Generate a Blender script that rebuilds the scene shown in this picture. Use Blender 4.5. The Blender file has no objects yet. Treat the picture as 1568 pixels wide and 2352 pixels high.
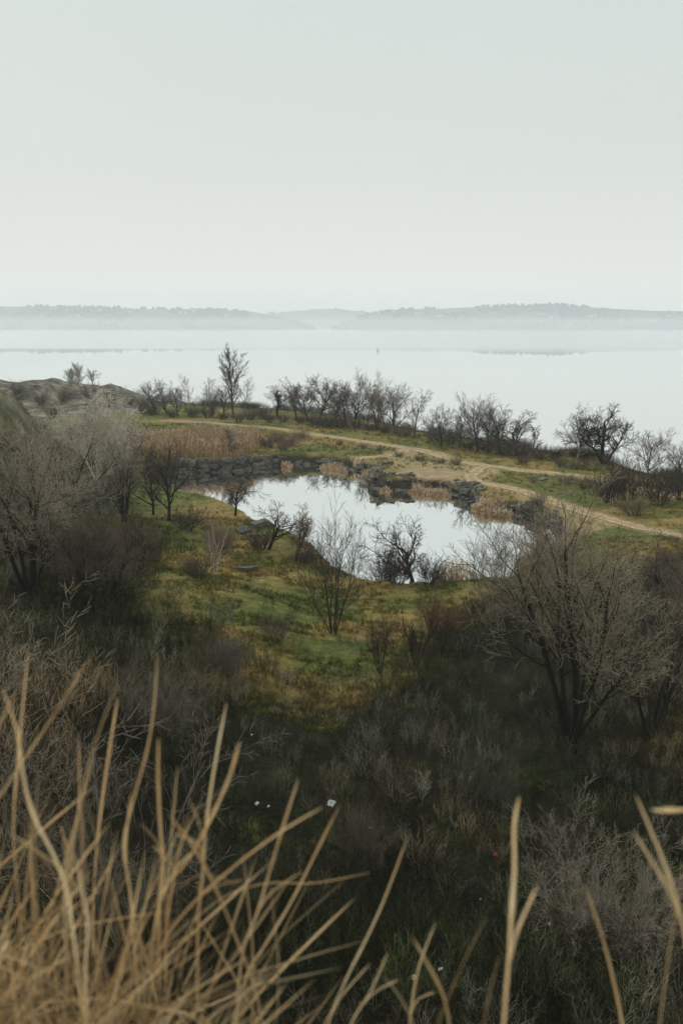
import bpy, math, random
import numpy as np
from mathutils import Vector

# ------------------------------------------------------------------ camera, sky, light, exposure
SC = bpy.context.scene
COL = SC.collection
R = math.radians
CAM_Z, PITCH, FPX, CX, CY = 24.0, R(10.66), 35 / 24 * 1568, 784.0, 1176.0

cam = bpy.data.cameras.new('camera'); camo = bpy.data.objects.new('camera', cam); COL.objects.link(camo)
camo.location = (0, 0, CAM_Z); camo.rotation_euler = (R(90) - PITCH, 0, 0)
cam.sensor_fit = 'HORIZONTAL'; cam.sensor_width = 24; cam.lens = 35
cam.clip_start = 0.05; cam.clip_end = 20000
cam.dof.use_dof = True; cam.dof.focus_distance = 110; cam.dof.aperture_fstop = 4.6; cam.dof.aperture_blades = 7
SC.camera = camo

SUN_EL, SUN_AZ = R(48), R(-35)
world = bpy.data.worlds.new('World'); SC.world = world; world.use_nodes = True
wt = world.node_tree; wt.nodes.clear()
wo = wt.nodes.new('ShaderNodeOutputWorld'); wb = wt.nodes.new('ShaderNodeBackground')
sky = wt.nodes.new('ShaderNodeTexSky'); sky.sky_type = 'NISHITA'; sky.sun_disc = False
sky.sun_elevation = SUN_EL; sky.sun_rotation = SUN_AZ; sky.dust_density = 6; sky.air_density = 1.0
tc = wt.nodes.new('ShaderNodeTexCoord'); sep = wt.nodes.new('ShaderNodeSeparateXYZ')
cr = wt.nodes.new('ShaderNodeValToRGB')                       # even overcast layer, a touch warmer low down
cr.color_ramp.elements[0].position = 0.0; cr.color_ramp.elements[0].color = (10.3, 9.75, 8.8, 1)
cr.color_ramp.elements[1].position = 0.30; cr.color_ramp.elements[1].color = (7.2, 7.95, 7.6, 1)
e = cr.color_ramp.elements.new(0.06); e.color = (9.0, 9.0, 8.4, 1)
e = cr.color_ramp.elements.new(0.14); e.color = (7.9, 8.25, 7.85, 1)
nz = wt.nodes.new('ShaderNodeTexNoise'); nz.inputs['Scale'].default_value = 1.6; nz.inputs['Detail'].default_value = 3
cm = wt.nodes.new('ShaderNodeMath'); cm.operation = 'MULTIPLY_ADD'; cm.inputs[1].default_value = 0.10; cm.inputs[2].default_value = 0.95
vm = wt.nodes.new('ShaderNodeVectorMath'); vm.operation = 'SCALE'
mx = wt.nodes.new('ShaderNodeMixRGB'); mx.inputs[0].default_value = 0.93
wt.links.new(tc.outputs['Generated'], sep.inputs[0]); wt.links.new(sep.outputs['Z'], cr.inputs[0])
wt.links.new(tc.outputs['Generated'], nz.inputs['Vector']); wt.links.new(nz.outputs[0], cm.inputs[0])
wt.links.new(cr.outputs[0], vm.inputs[0]); wt.links.new(cm.outputs[0], vm.inputs['Scale'])
wt.links.new(sky.outputs[0], mx.inputs[1]); wt.links.new(vm.outputs[0], mx.inputs[2])
wt.links.new(mx.outputs[0], wb.inputs[0]); wb.inputs[1].default_value = 0.092
wt.links.new(wb.outputs[0], wo.inputs[0])

sl = bpy.data.lights.new('sun', 'SUN'); sl.energy = 1.5; sl.angle = R(30); sl.color = (1, .96, .9)
so = bpy.data.objects.new('sun', sl); COL.objects.link(so)
so.rotation_euler = (R(90) - SUN_EL, 0, -SUN_AZ + math.pi); so.location = (0, 0, 60)

SC.view_settings.view_transform = 'Standard'; SC.view_settings.look = 'None'
SC.view_settings.exposure = 0.0; SC.view_settings.gamma = 1.0; SC.view_settings.use_curve_mapping = False
SC.render.engine = 'CYCLES'
cy = SC.cycles
cy.max_bounces = 6; cy.diffuse_bounces = 2; cy.glossy_bounces = 3; cy.volume_bounces = 3; cy.transparent_max_bounces = 6
cy.use_denoising = True; cy.denoising_prefilter = 'ACCURATE'; cy.denoising_input_passes = 'RGB_ALBEDO_NORMAL'; cy.use_adaptive_sampling = True; cy.adaptive_threshold = 0.015

rng = np.random.default_rng(7)
random.seed(7)

# ------------------------------------------------------------------ picture point -> ray -> place
def ray(px, py):
    a = (px - CX) / FPX; b = -(py - CY) / FPX
    s, c = math.sin(PITCH), math.cos(PITCH)
    return np.array([a, b * s + c, b * c - s])
def at(px, py, z=0.0):
    d = ray(px, py); t = (z - CAM_Z) / d[2]
    return np.array([d[0] * t, d[1] * t, z])
def at_y(px, py, Y):
    d = ray(px, py); t = Y / d[1]
    return np.array([d[0] * t, Y, CAM_Z + d[2] * t])
def proj(P):
    P = np.asarray(P, float); s, c = math.sin(PITCH), math.cos(PITCH)
    z = P[..., 2] - CAM_Z
    f = P[..., 1] * c - z * s; u = P[..., 1] * s + z * c
    return CX + FPX * P[..., 0] / f, CY - FPX * u / f

# ------------------------------------------------------------------ noise and distances (numpy)
_T = np.random.default_rng(3).random((256, 256))
def vnoise(x, y, s=0):
    x = np.asarray(x, float) + 37.1 * s; y = np.asarray(y, float) + 91.7 * s
    xi = np.floor(x).astype(int); yi = np.floor(y).astype(int)
    fx = x - xi; fy = y - yi; fx = fx * fx * (3 - 2 * fx); fy = fy * fy * (3 - 2 * fy)
    g = lambda i, j: _T[(xi + i) & 255, (yi + j) & 255]
    return (g(0, 0) * (1 - fx) + g(1, 0) * fx) * (1 - fy) + (g(0, 1) * (1 - fx) + g(1, 1) * fx) * fy
def fbm(x, y, o=4, s=0):
    v = 0; a = .5
    for k in range(o):
        v = v + a * (vnoise(x * 2 ** k, y * 2 ** k, s + k) - .5); a *= .5
    return v
def smooth(a, b, x):
    t = np.clip((np.asarray(x, float) - a) / (b - a), 0, 1); return t * t * (3 - 2 * t)
def dist_line(x, y, pts):
    d = np.full(np.shape(x), 1e9)
    for (ax, ay), (bx, by) in zip(pts[:-1], pts[1:]):
        vx, vy = bx - ax, by - ay; L = vx * vx + vy * vy + 1e-9
        t = np.clip(((x - ax) * vx + (y - ay) * vy) / L, 0, 1)
        d = np.minimum(d, np.hypot(x - ax - t * vx, y - ay - t * vy))
    return d
def sdist(x, y, poly):                                  # + outside, - inside
    pts = [tuple(p[:2]) for p in poly]; pts.append(pts[0])
    d = dist_line(x, y, pts); ins = np.zeros(np.shape(x), bool)
    for (ax, ay), (bx, by) in zip(pts[:-1], pts[1:]):
        c = (ay > y) != (by > y)
        ins ^= c & (x < (bx - ax) * (y - ay) / (by - ay + 1e-12) + ax)
    return np.where(ins, -d, d)
def pxpoly(l, z=0.0): return [at(a, b, z)[:2] for a, b in l]

# ------------------------------------------------------------------ lie of the land
POND = [at(a, b, z)[:2] for a, b, z in [
    (345, 1092, 0), (385, 1086, 0), (430, 1088, 0), (476, 1086, 0), (520, 1084, 0), (556, 1081, 0), (590, 1076, 0), (621, 1071, 0), (674, 1067, 0), (740, 1069, 0),
    (800, 1077, 0), (853, 1088, 0), (872, 1097, 0), (852, 1104, 0), (842, 1113, 0), (856, 1121, 0), (906, 1126, 0), (949, 1125, 0), (1021, 1130, 0),
    (1081, 1148, 0), (1095, 1163, 0), (1130, 1172, 0), (1163, 1174, 0), (1193, 1185, 0), (1232, 1190, 0), (1262, 1202, 0), (1285, 1225, 0), (1270, 1265, 0),
    (1215, 1300, 0), (1130, 1322, 0), (1040, 1328, .1), (940, 1328, .3), (860, 1312, .7), (810, 1296, .9), (770, 1272, 1.1), (728, 1248, 1.3), (680, 1232, 1.3),
    (630, 1218, 1.3), (600, 1206, 1.4), (575, 1184, 1.6), (545, 1164, 1.7), (510, 1150, 1.6), (470, 1139, 1.6), (440, 1137, 1.5), (400, 1139, 1.2), (350, 1136, .8)]]
LAKE_SHORE = [(-420, 345), (-200, 335), (-95, 325), (-62, 300)] + [tuple(at(a, b, 0)[:2]) for a, b in [
    (440, 943), (490, 948), (560, 953), (592, 957), (650, 959), (740, 966), (830, 976), (910, 992), (975, 1007), (1060, 1020), (1150, 1035), (1250, 1050),
    (1300, 1060), (1400, 1065), (1440, 1078), (1480, 1096), (1530, 1108), (1620, 1125), (1800, 1150), (2300, 1180)]]
LAKE = LAKE_SHORE + [(900, 130), (900, 8000), (-900, 8000), (-900, 345)]
CTRL = [(a, b, z) for a, b, z in [
    (784, 1400, 1.0), (600, 1300, 2.0), (1000, 1420, .9), (500, 1380, 3.0), (400, 1330, 4.6), (455, 1150, 2.0), (300, 1200, 3.2), (100, 1300, 4.5), (150, 1130, 3.4), (0, 1600, 6.5),
    (300, 1600, 4.5), (700, 1600, 1.8), (1000, 1700, 1.6), (1300, 1700, 1.8), (1500, 1500, 1.6), (1400, 1290, 1.3), (1100, 1360, .7), (950, 1345, .5), (820, 1320, 1.1), (640, 1240, 1.9),
    (550, 1200, 2.3), (700, 1000, 2.2), (900, 1030, 2.2), (1100, 1080, 1.9), (1300, 1095, 1.7), (1500, 1190, 1.5), (1250, 1170, 1.4), (1000, 1090, 1.7), (850, 1060, 1.9), (600, 1050, 2.0),
    (470, 1055, 2.0), (550, 1000, 2.3), (450, 975, 2.8), (330, 985, 3.2), (200, 1020, 3.6), (0, 1050, 5.5), (1440, 1110, 1.5), (1568, 1180, 1.6), (1700, 1300, 2.2),
    (784, 2000, 2.2), (300, 2000, 6.0), (1300, 2000, 2.4), (784, 2352, 2.6), (0, 2352, 9.0), (1568, 2352, 4.0), (1650, 1800, 3.0)]]
CP = np.array([[*at(a, b, z)[:2], z] for a, b, z in CTRL])
CRESTS = [  # (Y, half width to the front, to the back, crest picked along the skyline)
    (285, 42, 14, [(-220, 880), (-60, 866), (0, 868), (60, 877), (100, 869), (130, 867), (165, 880), (205, 886), (255, 884), (290, 893), (320, 905), (345, 925), (365, 945), (395, 968), (430, 990)]),
    (190, 13, 12, [(-220, 880), (-60, 893), (0, 906), (25, 914), (45, 936), (62, 962), (80, 1000), (110, 1040)]),
]
CREST = [(Y, f, b, np.array([at_y(px, py, Y)[0] for px, py in l]), np.array([at_y(px, py, Y)[2] for px, py in l])) for Y, f, b, l in CRESTS]
EDGE = lambda x: 1.15 - .28 * x + .12 * np.sin(3.1 * x + 1)
def height(x, y):
    x = np.asarray(x, float); y = np.asarray(y, float)
    w = 0; s = 0
    for cx, cyy, z in CP:
        k = 1.0 / ((x - cx) ** 2 + (y - cyy) ** 2 + 20.0) ** 1.6
        w = w + k; s = s + k * z
    h = s / w
    amp = .25 + .9 * smooth(95, 60, y) + .5 * smooth(-15, -40, x)
    h = h + amp * fbm(x / 9, y / 9, 4, 1) * 1.3 + (.10 + .22 * smooth(112, 100, y)) * fbm(x / 1.5, y / 1.5, 3, 5)
    h = h + 1.1 * np.exp(-(dist_line(x, y, BANK) / 1.6) ** 2) * smooth(.35, .7, vnoise(x / 7, y / 7, 3))
    for Y, f, b, xs, zs in CREST:
        zc = np.interp(x, xs, zs, right=-5)
        yy = y + 6 * fbm(x / 22, y / 22, 3, 9)
        prof = np.where(yy < Y, np.exp(-((yy - Y) / f) ** 2), np.exp(-((yy - Y) / b) ** 2))
        ero = 1 + (1.0 * fbm(x / 10, y / 26, 4, 12) + .45 * fbm(x / 2.6, y / 5, 3, 14)) * smooth(0, .22, 1 - prof) + .24 * fbm(x / 3.2, y / 9, 4, 15)
        h = np.maximum(h, zc * prof * ero + 1.2 * (1 - prof))
    # bank of the pond: steep on the far side, shallower on the meadow side
    d = sdist(x, y, POND)
    d = d + .35 * fbm(x / 2.0, y / 2.0, 3, 4)
    near = smooth(118, 104, y) * smooth(-6, 4, x)
    wdt = 1.1 + 5.0 * near
    k = smooth(-.25 * wdt, wdt, d)
    h = -1.3 + (np.maximum(h, .3) + 1.3) * k
    dl = sdist(x, y, LAKE) + 2.2 * fbm(x / 8, y / 8, 3, 8)
    kl = smooth(-1.0, 3.2, dl)
    h = -1.5 + (h + 1.5) * kl
    # the cliff the photographer stands on
    dd = y - EDGE(x)
    top = 22.93 + .10 * fbm(x * 1.5, y * 1.5, 3, 2) - .10 * np.clip(x, -1, 3)
    c = np.where(dd < 0, top, 1.0 + (top - 1.0) * np.exp(-np.maximum(dd, 0) / 5.6))
    return np.where(y < 45, np.maximum(h * smooth(2, 16, y) + -3 * (1 - smooth(2, 16, y)), c + fbm(x / 2, y / 2, 3, 3) * smooth(1.5, 6, y)), h)
BANK = [tuple(at(a, b, 3.5)[:2]) for a, b in [(360, 1345), (400, 1365), (440, 1388), (470, 1400), (520, 1480), (600, 1540)]]

def ground_at(px, py):
    d = ray(px, py)
    t = np.concatenate([np.linspace(8, 60, 200), np.linspace(60, 330, 1100)])
    x, y, z = d[0] * t, d[1] * t, CAM_Z + d[2] * t
    below = np.nonzero(z < np.maximum(height(x, y), -.05))[0]
    i = below[0] if len(below) else -1
    return np.array([x[i], y[i], float(height(x[i], y[i]))])

# ------------------------------------------------------------------ mesh and object helpers
def mesh_np(name, V, F, smoothf=False):
    """V (n,3); F list of int arrays with equal columns (quads and/or tris)"""
    me = bpy.data.meshes.new(name)
    V = np.asarray(V, np.float32)
    me.vertices.add(len(V)); me.vertices.foreach_set('co', V.ravel())
    F = [np.asarray(f, np.int32) for f in (F if isinstance(F, list) else [F]) if len(f)]
    loops = np.concatenate([f.ravel() for f in F]); tot = np.concatenate([np.full(len(f), f.shape[1]) for f in F])
    st = np.concatenate([[0], np.cumsum(tot)[:-1]]).astype(np.int32)
    me.loops.add(len(loops)); me.loops.foreach_set('vertex_index', loops)
    me.polygons.add(len(tot)); me.polygons.foreach_set('loop_start', st)
    if smoothf: me.polygons.foreach_set('use_smooth', np.ones(len(tot), bool))
    me.update(calc_edges=True)
    return me
def attr(me, name, vals):
    a = me.attributes.new(name, 'FLOAT', 'POINT'); a.data.foreach_set('value', np.asarray(vals, np.float32))
def obj(name, me, mat=None, parent=None, loc=None, color=None, **props):
    o = bpy.data.objects.new(name, me); COL.objects.link(o)
    if mat is not None and me is not None and not me.materials: me.materials.append(mat)
    if parent is not None: o.parent = parent
    if loc is not None: o.location = loc
    if color is not None: o.color = (*color, 1)
    for k, v in props.items(): o[k] = v
    return o
def tag(o, label=None, cat=None, group=None, kind=None):
    for k, v in (('label', label), ('category', cat), ('group', group), ('kind', kind)):
        if v: o[k] = v
    return o

def tubes(P, Rr, sides, cap=False):
    """many tapered tubes at once: P (B,n,3), Rr (B,n) -> verts, quads"""
    P = np.asarray(P, float); Rr = np.asarray(Rr, float)
    B, n, _ = P.shape
    T = np.gradient(P, axis=1); T /= np.linalg.norm(T, axis=2, keepdims=True) + 1e-12
    t0 = T[:, :1]
    ref = np.where(np.abs(t0[..., 2:3]) > .8, np.array([1., 0, 0]), np.array([0, 0, 1.]))
    U = np.cross(T, np.broadcast_to(ref, T.shape)); U /= np.linalg.norm(U, axis=2, keepdims=True) + 1e-12
    W = np.cross(T, U)
    a = np.arange(sides) * 2 * math.pi / sides
    V = P[:, :, None] + Rr[:, :, None, None] * (np.cos(a)[None, None, :, None] * U[:, :, None] + np.sin(a)[None, None, :, None] * W[:, :, None])
    idx = np.arange(B * n * sides).reshape(B, n, sides)
    q = np.stack([idx[:, :-1], np.roll(idx, -1, 2)[:, :-1], np.roll(idx, -1, 2)[:, 1:], idx[:, 1:]], -1).reshape(-1, 4)
    return V.reshape(-1, 3), q
def join(parts):
    Vs, Fs, k = [], [], 0
    for V, F in parts:
        Vs.append(V); Fs.append(F + k); k += len(V)
    return np.concatenate(Vs), np.concatenate(Fs)

# ------------------------------------------------------------------ bare trees
def norm(v): return v / (np.linalg.norm(v, axis=-1, keepdims=True) + 1e-12)
def grow(seed, stems, levels, lean=(0, 0)):
    """stems: (pos, dir, length, radius); levels: dicts. Returns per level (P, R, sides)."""
    g = np.random.default_rng(seed)
    pos = np.array([s[0] for s in stems], float); dr = norm(np.array([s[1] for s in stems], float))
    ln = np.array([s[2] for s in stems], float); rd = np.array([s[3] for s in stems], float)
    out = []
    for L in levels:
        B = len(pos); n = L['pts']
        if 'n' in L or out == []: pass
        P = np.zeros((B, n, 3)); D = np.zeros((B, n, 3)); P[:, 0] = pos; d = dr
        up = np.array([lean[0], lean[1], 1.0])
        for i in range(n):
            D[:, i] = d
            if i < n - 1:
                P[:, i + 1] = P[:, i] + d * (ln / (n - 1))[:, None]
                d = norm(d + g.normal(size=(B, 3)) * L['gn'] + up * L['tr'])
        t = np.linspace(0, 1, n)
        Rr = rd[:, None] * (1 - t[None] * L.get('tp', .8))
        out.append((P, Rr, L['sd']))
        if 'ch' not in L: break
        c = L['ch']; m = c['n']
        tt = c['t0'] + (c['t1'] - c['t0']) * (np.arange(m)[None] + g.random((B, m))) / m
        f = tt * (n - 1); i0 = np.clip(f.astype(int), 0, n - 2); fr = (f - i0)[..., None]
        bi = np.arange(B)[:, None]
        cp = P[bi, i0] * (1 - fr) + P[bi, i0 + 1] * fr
        cd = norm(D[bi, i0] * (1 - fr) + D[bi, i0 + 1] * fr)
        cr_ = rd[:, None] * (1 - tt * L.get('tp', .8))
        az = (np.arange(m)[None] * 2.4 + g.random((B, 1)) * 6.28 + g.normal(size=(B, m)) * .5)
        ref = np.where(np.abs(cd[..., 2:3]) > .9, np.array([1., 0, 0]), np.array([0, 0, 1.]))
        u = norm(np.cross(cd, ref)); v = np.cross(cd, u)
        an = R(1) * (c['an'] + g.normal(size=(B, m)) * c.get('as', 10))
        nd = np.cos(an)[..., None] * cd + np.sin(an)[..., None] * (np.cos(az)[..., None] * u + np.sin(az)[..., None] * v)
        nl = ln[:, None] * c['lr'] * (1 - c.get('ls', .5) * tt) * g.uniform(.6, 1.25, (B, m))
        nr = np.minimum(cr_ * c.get('rr', .6), 1)
        nr = np.maximum(nr, c.get('rmin', 0))
        keep = (g.random((B, m)) < c.get('p', 1.0))
        pos, dr, ln, rd = cp[keep], norm(nd[keep]), nl[keep], nr[keep]
    return out
def lev(pts, gn, tr, sd, tp=.8, **ch):
    d = dict(pts=pts, gn=gn, tr=tr, sd=sd, tp=tp)
    if ch: d['ch'] = ch
    return d
def fan(g, n, a0, a1, l0, l1, r, spread=.02):
    s = []
    for i in range(n):
        az = i * 2.4 + g.normal() * .4; an = R(g.uniform(a0, a1))
        s.append(((math.cos(az) * spread, math.sin(az) * spread, -.02), (math.sin(an) * math.cos(az), math.sin(an) * math.sin(az), math.cos(an)), g.uniform(l0, l1), r * g.uniform(.7, 1.1)))
    return s
def build(out, split=2):
    """-> (trunk V,F), (crown V,F), scaled so the top is at height 1"""
    zs = np.percentile(np.concatenate([p[0][..., 2].ravel() for p in out[-2:]]), 98.5)
    a = [tubes(P / zs, r / zs, s) for P, r, s in out[:split]]; b = [tubes(P / zs, r / zs, s) for P, r, s in out[split:]]
    age.clear(); age.extend([np.concatenate([np.full(len(v), .15) for v, f in a]), np.concatenate([np.full(len(v), q) for (v, f), q in zip(b, np.linspace(.3, 1, len(b)))])])
    return join(a), (join(b) if b else None)
age = []

def tree_mesh(kind, seed, tw=.0016):
    """tw = twig radius as a share of the height"""
    g = np.random.default_rng(seed); up = (0, 0, 1)
    if kind == 'poplar':
        o = grow(seed, [((0, 0, -.02), up, .90, .015)], [
            lev(12, .035, .02, 7, .9, n=30, t0=.24, t1=.97, an=33, lr=.52, ls=.62, rr=.5), lev(8, .08, .10, 5, .8, n=9, t0=.2, t1=1, an=27, lr=.42, rr=.5, rmin=tw * 1.2),
            lev(5, .10, .10, 3, .6, n=6, t0=.15, t1=1, an=28, lr=.60, rr=.6, rmin=tw), lev(4, .10, .08, 3, .4, n=2, t0=.2, t1=1, an=28, lr=.65, rmin=tw * .8), lev(3, .10, .06, 3, .3)])
    elif kind == 'round':
        o = grow(seed, [((0, 0, -.02), (g.normal() * .07, g.normal() * .07, 1), .52, .019)], [
            lev(8, .08, .04, 7, .6, n=12, t0=.22, t1=1, an=38, lr=.92, ls=.15, rr=.60), lev(8, .10, .08, 5, .8, n=9, t0=.18, t1=1, an=36, lr=.48, ls=.35, rr=.5, rmin=tw * 1.4),
            lev(6, .12, .07, 3, .6, n=6, t0=.15, t1=1, an=36, lr=.62, ls=.35, rr=.6, rmin=tw), lev(4, .13, .05, 3, .4, n=2, t0=.15, t1=1, an=34, lr=.68, ls=.3, rmin=tw * .8), lev(3, .10, .04, 3, .3)])
    elif kind == 'slender':
        o = grow(seed, [((0, 0, -.02), (g.normal() * .08, g.normal() * .08, 1), .9, .010)], [
            lev(9, .05, .03, 5, .85, n=22, t0=.18, t1=.97, an=34, lr=.36, ls=.35, rr=.5), lev(6, .10, .14, 3, .8, n=6, t0=.2, t1=1, an=30, lr=.55, rmin=tw),
            lev(4, .12, .1, 3, .5, n=5, t0=.15, t1=1, an=30, lr=.65, rmin=tw * .8), lev(3, .10, .08, 3, .3)])
    elif kind == 'oak':
        o = grow(seed, [((0, 0, -.03), (-.14, 0, 1), .62, .034), ((.01, 0, -.03), (-.6, .1, 1), .60, .022), ((.02, 0, -.03), (.42, -.1, 1), .50, .022), ((0, .02, -.03), (-.3, .3, 1), .5, .018)], [
            lev(8, .16, .03, 7, .6, n=7, t0=.35, t1=1, an=56, lr=.75, ls=.2, rr=.60), lev(8, .22, .05, 5, .75, n=9, t0=.2, t1=1, an=46, lr=.48, ls=.35, rr=.5, rmin=tw * 1.6),
            lev(6, .20, .06, 4, .6, n=7, t0=.15, t1=1, an=42, lr=.58, ls=.3, rr=.6, rmin=tw), lev(4, .18, .05, 3, .4, n=4, t0=.15, t1=1, an=38, lr=.65, ls=.3, rmin=tw * .8), lev(3, .14, .04, 3, .3)])
    elif kind == 'gnarled':
        o = grow(seed, [((0, 0, -.02), (.1, 0, 1), .42, .024)], [
            lev(7, .14, .06, 7, .5, n=8, t0=.32, t1=1, an=42, lr=1.05, ls=.1, rr=.62), lev(9, .19, .09, 5, .8, n=10, t0=.18, t1=1, an=46, lr=.40, ls=.3, rr=.5, rmin=tw * 1.5),
            lev(5, .20, .07, 3, .6, n=7, t0=.1, t1=1, an=42, lr=.58, ls=.3, rr=.6, rmin=tw), lev(4, .20, .05, 3, .4, n=2, t0=.15, t1=1, an=40, lr=.65, ls=.3, rmin=tw * .8), lev(3, .15, .03, 3, .3)])
    elif kind == 'vase':
        o = grow(seed, fan(g, 8, 6, 30, .55, .80, .010), [
            lev(9, .06, .05, 5, .8, n=8, t0=.25, t1=1, an=28, lr=.50, ls=.2, rr=.5), lev(7, .09, .09, 3, .8, n=6, t0=.15, t1=1, an=28, lr=.58, ls=.3, rmin=tw * 1.1),
            lev(5, .10, .07, 3, .5, n=4, t0=.15, t1=1, an=28, lr=.62, ls=.3, rmin=tw), lev(3, .08, .05, 3, .3)])
    elif kind == 'spread':
        o = grow(seed, fan(g, 7, 6, 34, .50, .66, .015, .045), [
            lev(9, .08, .03, 7, .6, n=9, t0=.22, t1=1, an=38, lr=.66, ls=.15, rr=.52), lev(8, .10, .06, 5, .8, n=8, t0=.18, t1=1, an=36, lr=.50, ls=.3, rr=.5, rmin=tw * 1.5),
            lev(6, .12, .06, 3, .6, n=6, t0=.15, t1=1, an=34, lr=.58, ls=.3, rmin=tw), lev(4, .12, .05, 3, .4, n=3, t0=.15, t1=1, an=32, lr=.66, ls=.3, rmin=tw * .8), lev(3, .10, .04, 3, .3)])
    elif kind == 'fountain':
        st = [((.012 * math.cos(k * 1.9), .012 * math.sin(k * 1.9), -.02), (math.sin(R(a)) * math.cos(k * 2.2 + .4), math.sin(R(a)) * math.sin(k * 2.2 + .4), math.cos(R(a))), l, r) for k, (a, l, r) in enumerate([(3, .80, .020), (14, .74, .016), (17, .70, .015), (22, .66, .013), (12, .74, .014), (27, .56, .010)])]
        o = grow(seed, st, [
            lev(11, .06, -.015, 7, .6, n=9, t0=.36, t1=1, an=38, lr=.56, ls=.25, rr=.48), lev(8, .10, .04, 5, .8, n=8, t0=.2, t1=1, an=36, lr=.50, ls=.3, rr=.5, rmin=tw * 1.6),
            lev(6, .12, .05, 3, .6, n=6, t0=.15, t1=1, an=34, lr=.60, ls=.3, rmin=tw), lev(4, .12, .04, 3, .4, n=2, t0=.15, t1=1, an=32, lr=.70, ls=.3, rmin=tw * .8), lev(3, .10, .04, 3, .3)])
    elif kind == 'finebush':
        o = grow(seed, fan(g, 22, 3, 48, .50, .80, .0045, .07), [
            lev(7, .10, .04, 3, .7, n=9, t0=.2, t1=1, an=32, lr=.50, ls=.2, rmin=tw * 1.3), lev(5, .13, .05, 3, .5, n=6, t0=.15, t1=1, an=32, lr=.58, rmin=tw), lev(4, .14, .05, 3, .4, n=6, t0=.15, t1=1, an=34, lr=.60, rmin=tw * .8), lev(3, .12, .04, 3, .3)])
    elif kind == 'birch':
        o = grow(seed, fan(g, 5, 3, 17, .70, .95, .010, .03), [
            lev(9, .07, .03, 5, .8, n=11, t0=.22, t1=1, an=32, lr=.36, ls=.3, rr=.5), lev(6, .11, .10, 3, .7, n=6, t0=.15, t1=1, an=30, lr=.58, rmin=tw), lev(4, .12, .06, 3, .4, n=4, t0=.15, t1=1, an=32, lr=.62, rmin=tw * .8), lev(3, .1, .05, 3, .3)])
    elif kind == 'shrub':
        o = grow(seed, fan(g, 30, 3, 46, .55, .95, .008, .10), [
            lev(6, .11, .05, 3, .8, n=8, t0=.15, t1=1, an=32, lr=.50, ls=.2, rmin=tw), lev(4, .14, .06, 3, .5, n=5, t0=.12, t1=1, an=32, lr=.60, rmin=tw * .8), lev(3, .12, .05, 3, .3)])
    elif kind == 'brush':
        o = grow(seed, fan(g, 9, 0, 24, .55, 1.0, .005, .30), [
            lev(6, .09, .05, 3, .7, n=6, t0=.2, t1=1, an=27, lr=.48, ls=.2, rmin=tw), lev(4, .12, .07, 3, .5, n=3, t0=.15, t1=1, an=30, lr=.58, rmin=tw * .8), lev(3, .10, .05, 3, .3)])
    sp = 1 if kind in ('shrub', 'brush', 'finebush') else 2
    return build(o, sp)

# ------------------------------------------------------------------ materials
class NT:
    def __init__(s, name):
        s.m = bpy.data.materials.new(name); s.m.use_nodes = True; s.t = s.m.node_tree; s.t.nodes.clear()
        s.out = s.n('ShaderNodeOutputMaterial')
    def n(s, typ, **kw):
        k = s.t.nodes.new(typ)
        for a, b in kw.items(): setattr(k, a, b)
        return k
    def link(s, a, b): s.t.links.new(a, b)
    def val(s, sock, v):
        if hasattr(v, 'is_output') or isinstance(v, bpy.types.NodeSocket): s.link(v, sock)
        else: sock.default_value = v
    def noise(s, scale, detail=4, vec=None, rough=.55, stretch=None):
        k = s.n('ShaderNodeTexNoise'); k.inputs['Scale'].default_value = scale; k.inputs['Detail'].default_value = detail; k.inputs['Roughness'].default_value = rough
        if vec is not None:
            if stretch:
                mp = s.n('ShaderNodeMapping'); mp.inputs['Scale'].default_value = stretch; s.link(vec, mp.inputs[0]); vec = mp.outputs[0]
            s.link(vec, k.inputs['Vector'])
        return k.outputs[0]
    def ramp(s, fac, stops):
        k = s.n('ShaderNodeValToRGB'); e = k.color_ramp.elements
        while len(e) < len(stops): e.new(.5)
        for q, (p, c) in zip(e, stops):
            q.position = p; q.color = (*c, 1) if len(c) == 3 else c
        s.link(fac, k.inputs[0]); return k.outputs[0]
    def mix(s, fac, a, b, mode='MIX'):
        k = s.n('ShaderNodeMixRGB', blend_type=mode)
        for i, v in zip((0, 1, 2), (fac, a, b)):
            if isinstance(v, tuple) and len(v) == 3: v = (*v, 1)
            s.val(k.inputs[i], v)
        return k.outputs[0]
    def math(s, op, a, b=0.0, clamp=False):
        k = s.n('ShaderNodeMath', operation=op); k.use_clamp = clamp; s.val(k.inputs[0], a); s.val(k.inputs[1], b); return k.outputs[0]
    def attr(s, name):
        k = s.n('ShaderNodeAttribute', attribute_name=name); return k.outputs['Fac']
    def pos(s): return s.n('ShaderNodeNewGeometry').outputs['Position']
    def rand(s): return s.n('ShaderNodeObjectInfo').outputs['Random']
    def ocol(s): return s.n('ShaderNodeObjectInfo').outputs['Color']
    def bump(s, h, st=.4, dist=.05):
        k = s.n('ShaderNodeBump'); k.inputs['Strength'].default_value = st; k.inputs['Distance'].default_value = dist; s.link(h, k.inputs['Height']); return k.outputs[0]
    def bsdf(s, col, rough=.9, normal=None, spec=.2):
        k = s.n('ShaderNodeBsdfPrincipled')
        s.val(k.inputs['Base Color'], (*col, 1) if isinstance(col, tuple) and len(col) == 3 else col); s.val(k.inputs['Roughness'], rough)
        k.inputs['Specular IOR Level'].default_value = spec
        if normal is not None: s.link(normal, k.inputs['Normal'])
        s.link(k.outputs[0], s.out.inputs['Surface']); return s.m

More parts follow.
